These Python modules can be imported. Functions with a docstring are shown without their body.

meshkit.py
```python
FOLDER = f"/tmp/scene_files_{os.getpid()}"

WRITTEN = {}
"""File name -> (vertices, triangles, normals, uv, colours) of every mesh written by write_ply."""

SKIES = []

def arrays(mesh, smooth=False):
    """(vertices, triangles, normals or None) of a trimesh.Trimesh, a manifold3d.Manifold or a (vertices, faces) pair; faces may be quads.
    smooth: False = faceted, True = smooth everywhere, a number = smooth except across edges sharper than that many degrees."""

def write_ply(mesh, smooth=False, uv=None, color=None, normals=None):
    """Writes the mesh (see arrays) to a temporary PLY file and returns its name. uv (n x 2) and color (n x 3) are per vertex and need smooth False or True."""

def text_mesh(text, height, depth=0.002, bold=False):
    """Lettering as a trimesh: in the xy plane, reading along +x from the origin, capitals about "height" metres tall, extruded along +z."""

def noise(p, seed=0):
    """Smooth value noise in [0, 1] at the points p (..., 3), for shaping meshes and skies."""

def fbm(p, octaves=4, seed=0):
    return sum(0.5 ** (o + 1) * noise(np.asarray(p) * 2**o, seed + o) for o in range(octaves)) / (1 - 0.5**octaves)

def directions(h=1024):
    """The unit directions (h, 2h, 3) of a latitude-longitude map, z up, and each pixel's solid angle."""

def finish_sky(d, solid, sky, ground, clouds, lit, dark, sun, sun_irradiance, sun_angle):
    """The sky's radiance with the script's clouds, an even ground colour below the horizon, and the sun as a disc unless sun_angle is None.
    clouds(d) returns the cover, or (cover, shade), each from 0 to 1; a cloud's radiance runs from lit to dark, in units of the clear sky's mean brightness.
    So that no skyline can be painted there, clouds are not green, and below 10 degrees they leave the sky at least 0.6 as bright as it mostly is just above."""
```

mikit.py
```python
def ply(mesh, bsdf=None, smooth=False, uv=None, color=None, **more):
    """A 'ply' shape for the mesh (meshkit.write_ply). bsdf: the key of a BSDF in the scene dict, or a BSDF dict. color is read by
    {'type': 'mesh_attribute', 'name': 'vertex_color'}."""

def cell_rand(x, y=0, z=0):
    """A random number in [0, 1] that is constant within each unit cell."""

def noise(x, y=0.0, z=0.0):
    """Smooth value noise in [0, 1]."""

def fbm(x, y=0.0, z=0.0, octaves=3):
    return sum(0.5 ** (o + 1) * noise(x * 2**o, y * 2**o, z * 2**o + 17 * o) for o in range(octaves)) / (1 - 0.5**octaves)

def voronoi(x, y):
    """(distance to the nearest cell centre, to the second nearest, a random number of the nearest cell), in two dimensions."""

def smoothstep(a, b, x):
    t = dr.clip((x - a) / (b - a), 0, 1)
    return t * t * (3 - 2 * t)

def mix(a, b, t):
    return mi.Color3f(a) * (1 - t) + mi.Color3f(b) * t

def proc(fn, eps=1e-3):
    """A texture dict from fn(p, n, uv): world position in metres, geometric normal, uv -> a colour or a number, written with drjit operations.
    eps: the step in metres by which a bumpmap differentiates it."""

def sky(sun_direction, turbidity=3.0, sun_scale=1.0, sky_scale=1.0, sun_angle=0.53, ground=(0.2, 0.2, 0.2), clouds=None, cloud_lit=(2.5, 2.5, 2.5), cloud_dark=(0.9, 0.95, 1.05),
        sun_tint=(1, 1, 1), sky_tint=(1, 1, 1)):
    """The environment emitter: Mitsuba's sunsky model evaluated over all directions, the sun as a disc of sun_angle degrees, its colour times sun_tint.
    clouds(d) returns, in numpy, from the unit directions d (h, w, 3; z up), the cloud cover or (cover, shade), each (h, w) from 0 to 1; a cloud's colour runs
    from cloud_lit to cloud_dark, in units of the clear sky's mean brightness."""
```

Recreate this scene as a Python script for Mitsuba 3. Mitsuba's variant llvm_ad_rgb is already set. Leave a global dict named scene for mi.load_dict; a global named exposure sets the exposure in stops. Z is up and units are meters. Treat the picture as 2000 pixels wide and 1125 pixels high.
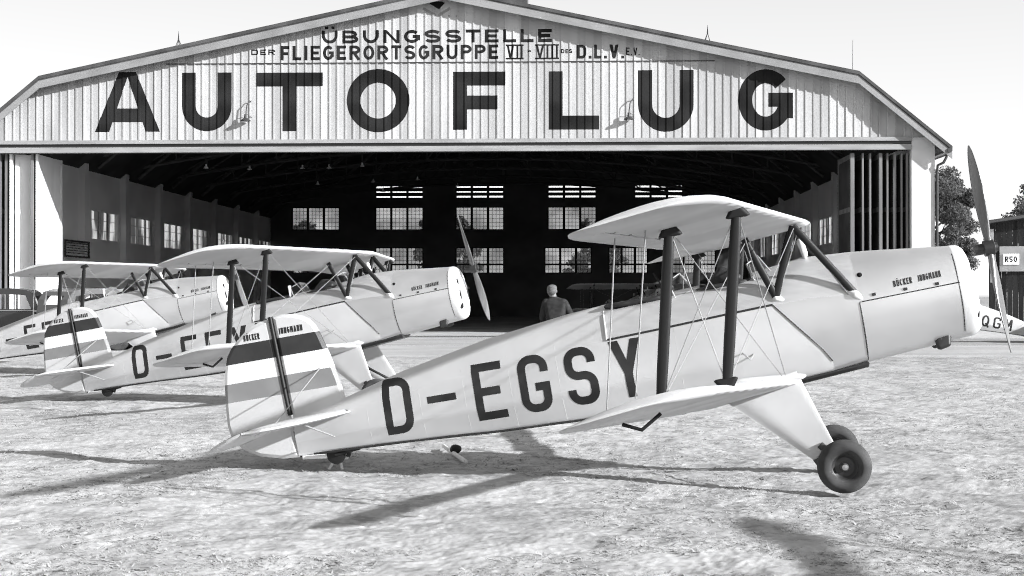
import math, random
import numpy as np, trimesh, mitsuba as mi, drjit as dr
import manifold3d as m3
import shapely
from shapely import affinity
from shapely.geometry import Polygon, LineString, box as sbox, Point
from shapely.ops import unary_union
import meshkit, mikit

rng = np.random.default_rng(7)
random.seed(7)
T = mi.ScalarTransform4f
scene = {'type': 'scene'}
labels = {}

# ------------------------------------------------------------------ camera, sky, exposure
EYE = 1.538
PITCH = math.radians(0.333)
scene['camera'] = {'type': 'perspective', 'fov': 38.36, 'fov_axis': 'x', 'near_clip': 0.1, 'far_clip': 6000.0,
                   'to_world': T().look_at(origin=[0, 0, EYE], target=[0, math.cos(PITCH) * 10, EYE + math.sin(PITCH) * 10], up=[0, 0, 1])}
SUN_AZ, SUN_EL = math.radians(29), math.radians(21.2)
SUN = [math.cos(SUN_AZ) * math.cos(SUN_EL), -math.sin(SUN_AZ) * math.cos(SUN_EL), math.sin(SUN_EL)]


def hazy(d):
    """a turbid, colourless sky: bright towards the horizon, darker overhead, a broad glow about the sun"""
    z = np.clip(d[..., 2], 0.02, 1)
    grad = 1 - np.exp(-0.32 / z)
    g = np.arccos(np.clip(d @ np.array(SUN), -1, 1))
    ind = 1 + 2.2 * (np.exp(-2.6 * g) - math.exp(-2.6 * math.pi / 2)) + 0.25 * np.cos(g) ** 2
    L = np.clip(grad * ind / 1.9, 0, 1)
    return np.ones(d.shape[:2]), 1 - L


scene['sky'] = mikit.sky(SUN, turbidity=3, sun_angle=0.9, sun_tint=(0.773, 1.046, 1.817), clouds=hazy, cloud_lit=(3.05, 3.05, 3.05), cloud_dark=(0, 0, 0), ground=(0.3, 0.3, 0.3))
exposure = 3.2

# ------------------------------------------------------------------ materials (the photograph is black and white: greys only)
noise, fbm, mixc, sstep = mikit.noise, mikit.fbm, mikit.mix, mikit.smoothstep


def g3(v):
    return {'type': 'rgb', 'value': [v, v, v]}


def mat(name, base, rough=0.6, metal=0.0, spec=0.4, coat=0.0):
    b = base if isinstance(base, dict) else g3(base)
    scene[name] = {'type': 'twosided', 'bsdf': {'type': 'principled', 'base_color': b, 'roughness': rough, 'metallic': metal, 'specular': spec, 'clearcoat': coat, 'clearcoat_gloss': 0.8}}
    return name


def tone(lo, hi, s, oct=3, stretch=(1, 1, 1), contrast=(0.25, 0.75)):
    def fn(p, n, uv):
        t = sstep(contrast[0], contrast[1], fbm(p.x * s * stretch[0], p.y * s * stretch[1], p.z * s * stretch[2], oct))
        return mi.Color3f(lo + (hi - lo) * t)
    return mikit.proc(fn)


mat('fabric', tone(0.42, 0.55, 1.6, 4, contrast=(.1, .9)), 0.7, 0, 0.15)
mat('wing_fabric', tone(0.41, 0.49, 2.5), 0.85, 0, 0.06)
mat('silver_paint', tone(0.54, 0.70, 2.2, contrast=(.1, .9)), 0.36, 0.68, 0.5)
mat('silver_deck', tone(0.46, 0.54, 5.0, stretch=(1, 1, 3)), 0.40, 0.35, 0.5)
mat('white_paint', tone(0.56, 0.64, 4.0), 0.4, 0, 0.5)
mat('strut_paint', 0.012, 0.5, 0, 0.3)
mat('letter_paint', tone(0.020, 0.034, 6.0), 0.75, 0, 0.15)
mat('stripe_black', tone(0.02, 0.03, 5.0), 0.5, 0, 0.4)
mat('stripe_white', 0.76, 0.45, 0, 0.45)
mat('stripe_grey', tone(0.20, 0.24, 4.0), 0.5, 0, 0.4)
mat('rubber', tone(0.032, 0.062, 7.0, 4), 0.85, 0, 0.3)
mat('dark_metal', 0.05, 0.4, 0.6, 0.5)
mat('steel', 0.45, 0.35, 0.9, 0.5)
mat('wire_steel', 0.30, 0.5, 0.2, 0.4)
mat('leather', tone(0.015, 0.03, 9.0), 0.55, 0, 0.4)
mat('cavity', 0.012, 0.9, 0, 0.1)
mat('propeller_wood', tone(0.07, 0.13, 9.0, stretch=(1, 1, 0.2)), 0.3, 0, 0.5, 0.5)
scene['glass'] = {'type': 'thindielectric', 'int_ior': 1.5}
scene['dirty_glass'] = {'type': 'thindielectric', 'int_ior': 1.5, 'specular_transmittance': mikit.proc(
    lambda p, n, uv: mi.Color3f(0.14 + 0.36 * sstep(0.2, 0.8, fbm(p.x * 0.6 + p.y * 0.31, p.z * 0.9, p.y * 0.45, 3)))), 'specular_reflectance': g3(0.5)}

scene['streaky_glass'] = {'type': 'thindielectric', 'int_ior': 1.5, 'specular_transmittance': mikit.proc(
    lambda p, n, uv: mi.Color3f(0.10 + 0.75 * sstep(0.40, 0.62, fbm(p.y * 2.2, p.z * 0.55, 3.0, 3)))), 'specular_reflectance': g3(0.5)}

# hangar
for i, (a, b) in enumerate(((0.37, 0.44), (0.41, 0.48), (0.32, 0.40), (0.43, 0.50))):
    mat('board_paint_%d' % i if i else 'board_paint', tone(a, b, 1.1, 2, (2.2, 2.2, 0.3)), 0.75, 0, 0.25)
mat('trim_paint', tone(0.24, 0.33, 1.6, 4, (0.5, 3, 3)), 0.7, 0, 0.3)
mat('fascia_paint', tone(0.20, 0.26, 1.2), 0.7, 0, 0.3)
mat('roofing_felt', tone(0.05, 0.09, 1.5), 0.9, 0, 0.2)
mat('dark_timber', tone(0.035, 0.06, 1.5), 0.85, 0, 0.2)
mat('shaded_timber', tone(0.03, 0.05, 1.0), 0.9, 0, 0.1)  # near-black timber, the hall shade is put into its colour
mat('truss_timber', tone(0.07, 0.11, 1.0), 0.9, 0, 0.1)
mat('plaster', tone(0.56, 0.66, 1.3, 4), 0.9, 0, 0.2)
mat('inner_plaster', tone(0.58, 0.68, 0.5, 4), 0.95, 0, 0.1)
mat('shaded_plaster', tone(0.10, 0.14, 0.6, 4), 0.95, 0, 0.1)  # back wall plaster, darkened to carry the shade deep in the hall
mat('door_paint', tone(0.13, 0.20, 1.0, 4, (3, 3, 0.4)), 0.6, 0, 0.3)
mat('door_white', tone(0.60, 0.68, 1.0, 4, (2, 2, 0.5)), 0.6, 0, 0.3)
mat('sign_paint', tone(0.012, 0.026, 1.2, 2), 0.85, 0, 0.1)
mat('emblem_grey', 0.25, 0.7, 0, 0.3)
mat('iron', 0.06, 0.5, 0.4, 0.4)
mat('enamel', 0.75, 0.35, 0, 0.5)
mat('window_paint', 0.03, 0.6, 0, 0.3)
# people, cars, shed
mat('jacket', tone(0.024, 0.040, 14.0), 0.9, 0, 0.1)
mat('trousers', 0.07, 0.9, 0, 0.1)
mat('skin', 0.15, 0.55, 0, 0.4)
mat('hair', tone(0.07, 0.14, 60.0), 0.7, 0, 0.3)
mat('shoe', 0.03, 0.5, 0, 0.4)
mat('car_black', 0.02, 0.2, 0, 0.5, 0.6)
mat('car_grey', 0.10, 0.25, 0, 0.5, 0.6)
mat('car_pale', 0.26, 0.25, 0, 0.5, 0.5)
mat('chrome', 0.6, 0.2, 0.9, 0.5)
mat('shed_wood', tone(0.012, 0.025, 1.5, 4, (4, 4, 0.4)), 0.9, 0, 0.15)
mat('shed_pale', tone(0.24, 0.32, 1.2, 3), 0.85, 0, 0.2)
mat('bark', tone(0.05, 0.1, 3.0), 0.95, 0, 0.1)
mat('pole_paint', 0.66, 0.6, 0, 0.3)
scene['leaf'] = {'type': 'principledthin', 'base_color': g3(0.14), 'roughness': 0.6, 'diff_trans': 0.6}
scene['dry_grass'] = {'type': 'twosided', 'bsdf': {'type': 'diffuse', 'reflectance': mikit.proc(lambda p, n, uv: mi.Color3f(0.26 + 0.24 * mikit.cell_rand(p.x * 11, p.y * 11)))}}


def ground_tone(p, n, uv):
    big = fbm(p.x * 0.22, p.y * 0.16, 3.0, 3)
    mid = fbm(p.x * 1.3, p.y * 0.9, 1.0, 4)
    fine = fbm(p.x * 9, p.y * 7, 0.0, 3)
    dirt = sstep(0.52, 0.72, fbm(p.x * 2.2 + 31, p.y * 1.5, 5.0, 4))
    v = 0.41 + 0.14 * (mid - 0.5) + 0.14 * (big - 0.5) + 0.12 * (fine - 0.5)
    speck = sstep(0.60, 0.68, fbm(p.x * 5.0, p.y * 8.0, 9.0, 4))
    grit = noise(p.x * 34, p.y * 30, 2.0)
    return mi.Color3f(dr.clip((v + 0.09 * (grit - 0.5)) * (1 - 0.13 * dirt) * (1 - 0.24 * speck), 0.05, 0.66))


def apron_tone(p, n, uv):
    m = fbm(p.x * 0.5, p.y * 0.8, 2.0, 4)
    f = fbm(p.x * 6, p.y * 6, 0.0, 2)
    return mi.Color3f(dr.clip(0.40 + 0.16 * (m - 0.5) + 0.06 * (f - 0.5), 0.1, 0.6))


scene['field_soil'] = {'type': 'twosided', 'bsdf': {'type': 'diffuse', 'reflectance': mikit.proc(ground_tone)}}
scene['field_far'] = {'type': 'twosided', 'bsdf': {'type': 'diffuse', 'reflectance': mikit.proc(lambda p, n, uv: mi.Color3f(0.26 + 0.16 * fbm(p.x * 0.05, p.y * 0.05, 0, 4)))}}
scene['concrete'] = {'type': 'twosided', 'bsdf': {'type': 'diffuse', 'reflectance': mikit.proc(apron_tone)}}
mat('tarmac', tone(0.17, 0.23, 1.2, 4, (0.4, 2, 1)), 0.9, 0, 0.2)
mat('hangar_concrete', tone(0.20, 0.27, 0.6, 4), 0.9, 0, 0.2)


# ------------------------------------------------------------------ helpers
def numbered(key):
    if not any(k == key or k.startswith(key + '__') for k in scene):
        return key
    i = 1
    while any(k == f'{key}_{i:03d}' or k.startswith(f'{key}_{i:03d}__') for k in scene):
        i += 1
    return f'{key}_{i:03d}'


def put(key, mesh, bsdf, smooth=False, to_world=None):
    key = numbered(key)
    d = mikit.ply(mesh, bsdf, smooth=smooth)
    if to_world is not None:
        d['to_world'] = to_world
    scene[key] = d
    return key


def tag(key, label=None, category=None, group=None, kind=None):
    e = labels.setdefault(key, {})
    for k, v in (('label', label), ('category', category), ('group', group), ('kind', kind)):
        if v:
            e[k] = v


def cat(ms):
    ms = [m for m in ms if m is not None]
    return trimesh.util.concatenate(ms)


def bx(x0, x1, y0, y1, z0, z1):
    m = trimesh.creation.box(extents=[x1 - x0, y1 - y0, z1 - z0])
    m.apply_translation([(x0 + x1) / 2, (y0 + y1) / 2, (z0 + z1) / 2])
    return m


def tube(pts, r, sides=8, cap=True, ell=None, long=None):
    """a tube through the points, radius r (number or list); ell: second radius across 'long' direction"""
    pts = np.asarray(pts, float)
    n = len(pts)
    r = np.broadcast_to(r, n)
    V, F = [], []
    tang = np.gradient(pts, axis=0)
    tang /= np.linalg.norm(tang, axis=1, keepdims=True)
    ref = np.array(long if long is not None else np.eye(3)[np.abs(tang).max(0).argmin()], float)
    for i in range(n):
        a = ref - tang[i] * (ref @ tang[i])
        if np.linalg.norm(a) < 1e-3:
            a = np.cross(tang[i], [.3, .5, .8])
        a /= np.linalg.norm(a)
        b = np.cross(tang[i], a)
        for k in range(sides):
            t = 2 * math.pi * k / sides
            V.append(pts[i] + a * math.cos(t) * r[i] + b * math.sin(t) * (r[i] if ell is None else ell))
    for i in range(n - 1):
        for k in range(sides):
            k2 = (k + 1) % sides
            p, q, s, u = i * sides + k, i * sides + k2, (i + 1) * sides + k2, (i + 1) * sides + k
            F += [[p, q, s], [p, s, u]]
    if cap:
        V += [pts[0], pts[-1]]
        a, b = len(V) - 2, len(V) - 1
        for k in range(sides):
            k2 = (k + 1) % sides
            F.append([a, k2, k])
            F.append([b, (n - 1) * sides + k, (n - 1) * sides + k2])
    return trimesh.Trimesh(np.array(V), np.array(F), process=False)


def loft(secs, close=True):
    """secs: list of (m,3) loops of equal length; returns closed solid (fan caps)"""
    m = len(secs[0])
    V = np.vstack(secs)
    F = []
    for i in range(len(secs) - 1):
        for k in range(m):
            k2 = (k + 1) % m
            p, q, s, u = i * m + k, i * m + k2, (i + 1) * m + k2, (i + 1) * m + k
            F += [[p, q, s], [p, s, u]]
    c0, c1 = len(V), len(V) + 1
    V = np.vstack([V, secs[0].mean(0), secs[-1].mean(0)])
    for k in range(m):
        k2 = (k + 1) % m
        F.append([c0, k2, k])
        F.append([c1, (len(secs) - 1) * m + k, (len(secs) - 1) * m + k2])
    t = trimesh.Trimesh(V, np.array(F), process=False)
    if t.volume < 0:
        t.invert()
    return t


def man(t):
    return m3.Manifold(m3.Mesh(np.asarray(t.vertices, np.float32), np.asarray(t.faces, np.uint32)))


def tri(m):
    me = m.to_mesh()
    return trimesh.Trimesh(np.array(me.vert_properties[:, :3], float), np.array(me.tri_verts, int), process=False)


def polys(g):
    return [p for p in getattr(g, 'geoms', [g]) if isinstance(p, Polygon) and p.area > 1e-7]


def ext(poly, d):
    return cat([trimesh.creation.extrude_polygon(p, d, engine='earcut') for p in polys(poly)])


def prism_xz(poly, y0, y1):
    """extrude a polygon of (x, z) along y"""
    t = ext(poly, y1 - y0)
    v = t.vertices.copy()
    t.vertices = np.c_[v[:, 0], y0 + v[:, 2], v[:, 1]]
    t.invert()
    return t


def prism_xy(poly, z0, z1):
    t = ext(poly, z1 - z0)
    t.apply_translation([0, 0, z0])
    return t


def hull_balls(pairs):
    out = []
    for (p, r) in pairs:
        s = trimesh.creation.icosphere(subdivisions=2, radius=1)
        s.vertices *= r if np.ndim(r) == 0 else np.array(r)
        s.apply_translation(p)
        out.append(s.vertices)
    return trimesh.convex.convex_hull(np.vstack(out))


def lathe(prof, axis='y', sides=32):
    """profile list of (radius, along)"""
    prof = np.array(prof, float)
    V, F = [], []
    n = len(prof)
    for k in range(sides):
        t = 2 * math.pi * k / sides
        for r, a in prof:
            V.append([r * math.cos(t), a, r * math.sin(t)] if axis == 'y' else ([a, r * math.cos(t), r * math.sin(t)] if axis == 'x' else [r * math.cos(t), r * math.sin(t), a]))
    for k in range(sides):
        k2 = (k + 1) % sides
        for i in range(n - 1):
            p, q, s, u = k * n + i, k2 * n + i, k2 * n + i + 1, k * n + i + 1
            F += [[p, q, s], [p, s, u]]
    t = trimesh.Trimesh(np.array(V), np.array(F), process=True)
    t.fix_normals()
    return t


# ------------------------------------------------------------------ lettering drawn with strokes
def glyph(ch, w, h, t):
    """one capital letter as a shapely shape, lower left at the origin"""
    a, b, c, d = t / 2, w - t / 2, t / 2, h - t / 2
    mx, my = w / 2, h / 2

    def st(*pts, join='mitre'):
        return LineString(pts).buffer(t / 2, cap_style='flat', join_style=join)

    def arc(cx, cy, rx, ry, d0, d1, n=20):
        return [(cx + rx * math.cos(math.radians(x)), cy + ry * math.sin(math.radians(x))) for x in np.linspace(d0, d1, n)]
    S = []
    if ch == 'A':
        S += [Polygon([(0, 0), (t * 1.05, 0), (mx + t * .12, h), (mx - t * .62, h)]), Polygon([(w, 0), (w - t * 1.05, 0), (mx - t * .12, h), (mx + t * .62, h)]), st((w * .25, h * .3 - t * .1), (w * .75, h * .3 - t * .1))]
    elif ch in 'UÜ':
        r = (w - t) / 2
        S += [st((a, h), (a, a + r), *arc(mx, a + r, r, r, 180, 360), (b, a + r), (b, h), join='round')]
        if ch == 'Ü':
            S += [sbox(w * .2, h * 1.12, w * .2 + t, h * 1.12 + t * .8), sbox(w * .8 - t, h * 1.12, w * .8, h * 1.12 + t * .8)]
    elif ch == 'T':
        S += [st((0, d), (w, d)), st((mx, 0), (mx, h))]
    elif ch == 'O':
        S += [Polygon(arc(mx, my, w / 2, h / 2, 0, 360, 48), [arc(mx, my, w / 2 - t, h / 2 - t, 0, 360, 48)])]
    elif ch == 'Q':
        S += [glyph('O', w, h, t), st((w * .55, h * .32), (w, -h * .03))]
    elif ch == 'F':
        S += [st((a, 0), (a, h)), st((0, d), (w, d)), st((0, h * .47), (w * .85, h * .47))]
    elif ch == 'E':
        S += [st((a, 0), (a, h)), st((0, d), (w, d)), st((0, my), (w * .88, my)), st((0, c), (w, c))]
    elif ch == 'L':
        S += [st((a, 0), (a, h)), st((0, c), (w, c))]
    elif ch == 'I':
        S += [st((mx, 0), (mx, h))]
    elif ch in 'GC':
        rx, ry = (w - t) / 2, (h - t) / 2
        end = 360 if ch == 'G' else 318
        S += [st(*arc(mx, my, rx, ry, 42, end, 40), join='round')]
        if ch == 'G':
            S += [st((b, my + t * .5), (b, h * .2)), st((w * .55, my), (w, my))]
    elif ch == 'S':
        r = (h - t) / 4
        S += [st(*arc(mx, d - r, (w - t) / 2, r, 20, 270, 24), *arc(mx, c + r, (w - t) / 2, r, 90, -160, 24), join='round')]
    elif ch == 'B':
        r = (h - t) / 4
        S += [st((a, 0), (a, h)), st((a, d), (mx, d), *arc(mx, d - r, w * .42 - t / 2, r, 90, -90, 14), (a, my), join='round'), st((a, my), (mx, my), *arc(mx, c + r, w / 2 - t / 2, r, 90, -90, 14), (a, c), join='round')]
    elif ch == 'D':
        r = min(w * .35, h * .22)
        S += [st((a, 0), (a, h)), st((a, d), (b - r, d), *arc(b - r, d - r, r, r, 90, 0, 8), *arc(b - r, c + r, r, r, 0, -90, 8), (a, c), join='round')]
    elif ch in 'PR':
        r = h * .25 - t / 4
        S += [st((a, 0), (a, h)), st((a, d), (mx, d), *arc(mx, d - r, w / 2 - t / 2, r, 90, -90, 14), (a, d - 2 * r), join='round')]
        if ch == 'R':
            S += [st((w * .42, d - 2 * r), (w - t * .4, 0))]
    elif ch == 'N':
        S += [st((a, 0), (a, h)), st((b, 0), (b, h)), Polygon([(0, h), (t * 1.1, h), (w, 0), (w - t * 1.1, 0)])]
    elif ch == 'M':
        S += [st((a, 0), (a, h)), st((b, 0), (b, h)), Polygon([(0, h), (t * 1.1, h), (mx + t * .5, h * .3), (mx - t * .5, h * .3)]), Polygon([(w, h), (w - t * 1.1, h), (mx - t * .5, h * .3), (mx + t * .5, h * .3)])]
    elif ch == 'V':
        S += [Polygon([(0, h), (t * 1.1, h), (mx + t * .5, 0), (mx - t * .5, 0)]), Polygon([(w, h), (w - t * 1.1, h), (mx - t * .5, 0), (mx + t * .5, 0)])]
    elif ch == 'Y':
        S += [st((mx, 0), (mx, h * .45)), Polygon([(0, h), (t * 1.15, h), (mx + t * .5, h * .42), (mx - t * .5, h * .42)]), Polygon([(w, h), (w - t * 1.15, h), (mx - t * .5, h * .42), (mx + t * .5, h * .42)])]
    elif ch == 'K':
        S += [st((a, 0), (a, h)), st((a, h * .4), (w - t * .3, h)), st((w * .35, h * .55), (w - t * .3, 0))]
    elif ch == 'J':
        r = (w - t) / 2
        S += [st((b, h), (b, a + r), *arc(mx, a + r, r, r, 0, -180, 14), join='round')]
    elif ch == '-':
        S += [sbox(0, h * .43, w, h * .43 + t)]
    elif ch == '.':
        S += [sbox(0, 0, t, t)]
    elif ch == '5':
        r = h * .3 - t / 2
        S += [st((w, d), (a, d), (a, my)), st((a, h * .55), (mx, h * .6 - t / 2), *arc(mx, c + r, w / 2 - t / 2, r, 90, -150, 16), join='round')]
    elif ch == '0':
        S += [glyph('O', w, h, t)]
    return unary_union([s.buffer(0) for s in S]).intersection(sbox(-w, -h, 2 * w, 2 * h))


def text(s, x0, x1, z0, z1, t, widths=None):
    """letters spread evenly from x0 to x1; list of shapely shapes"""
    rel = {'I': 0.3, '-': 0.45, '.': 0.3, ' ': 0.5, 'T': 0.9, 'M': 1.2, 'J': .7, 'L': .8, 'E': .85, 'F': .8}
    ws = [(widths or {}).get(c, rel.get(c, 1.0)) for c in s]
    gap = 0.28
    unit = (x1 - x0) / (sum(ws) + gap * (len(s) - 1))
    x, out = x0, []
    for c, w in zip(s, ws):
        if c != ' ':
            out.append(affinity.translate(glyph(c, max(w * unit, t), z1 - z0, t), x, z0))
        x += (w + gap) * unit
    return out


# ------------------------------------------------------------------ the biplane (frame: x forward from the propeller hub, y to its left, z up)
def loop(pts, sig, M=96):
    """closed cross-section from half-section points (y >= 0, bottom centre to top centre), corner softening sig (fraction)"""
    p = np.array(pts, float)
    full = np.vstack([p, (p * [-1, 1])[::-1][1:-1]]) if abs(p[0][0]) < 1e-9 else np.vstack([p, (p * [-1, 1])[::-1]])
    full = np.vstack([full, full[:1]])
    s = np.r_[0, np.cumsum(np.linalg.norm(np.diff(full, axis=0), axis=1))]
    u = np.linspace(0, s[-1], M * 4, endpoint=False)
    q = np.c_[np.interp(u, s, full[:, 0]), np.interp(u, s, full[:, 1])]
    if sig > 0:
        k = np.fft.fftfreq(len(q)) * 2 * math.pi
        w = np.exp(-0.5 * (k * sig * len(q)) ** 2)
        q = np.c_[np.fft.ifft(np.fft.fft(q[:, 0]) * w).real, np.fft.ifft(np.fft.fft(q[:, 1]) * w).real]
        # keep the extent
        o = full
        q[:, 0] *= np.abs(o[:, 0]).max() / np.abs(q[:, 0]).max()
        q[:, 1] = (q[:, 1] - q[:, 1].min()) / np.ptp(q[:, 1]) * np.ptp(o[:, 1]) + o[:, 1].min()
    return q[::4]


#        X      bottom        ridge          longeron       deck           top    softening
FUS = [(-6.05, (.022, -.645), (.040, -.47), (.034, -.36), (.018, -.32), -.31, .006),
       (-5.55, (.065, -.645), (.105, -.51), (.095, -.31), (.05, -.235), -.205, .006),
       (-5.00, (.110, -.668), (.175, -.50), (.160, -.25), (.09, -.120), -.060, .006),
       (-4.23, (.170, -.702), (.260, -.485), (.245, -.16), (.15, .015), .088, .006),
       (-3.50, (.222, -.718), (.330, -.47), (.318, -.11), (.22, .105), .180, .006),
       (-3.18, (.245, -.722), (.355, -.465), (.345, -.09), (.25, .135), .206, .006),
       (-2.60, (.255, -.722), (.372, -.45), (.366, -.065), (.28, .15), .215, .010),
       (-1.90, (.265, -.690), (.382, -.42), (.380, -.03), (.30, .16), .260, .016),
       (-1.50, (.280, -.662), (.385, -.40), (.385, -.06), (.29, .19), .312, .022),
       (-1.12, (.215, -.628), (.382, -.38), (.385, -.10), (.28, .17), .290, .028),
       (-0.90, (.180, -.612), (.375, -.36), (.378, -.10), (.27, .16), .268, .032),
       (-0.55, (.150, -.582), (.350, -.33), (.355, -.10), (.25, .13), .225, .034),
       (-0.32, (.140, -.558), (.325, -.32), (.330, -.10), (.23, .11), .200, .036)]


def fus_loop(f):
    X, b, r, l, d, t, s = f
    q = loop([(0, b[1]), b, r, l, d, (0, t)], s)
    return np.c_[np.full(len(q), X), q]


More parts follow.
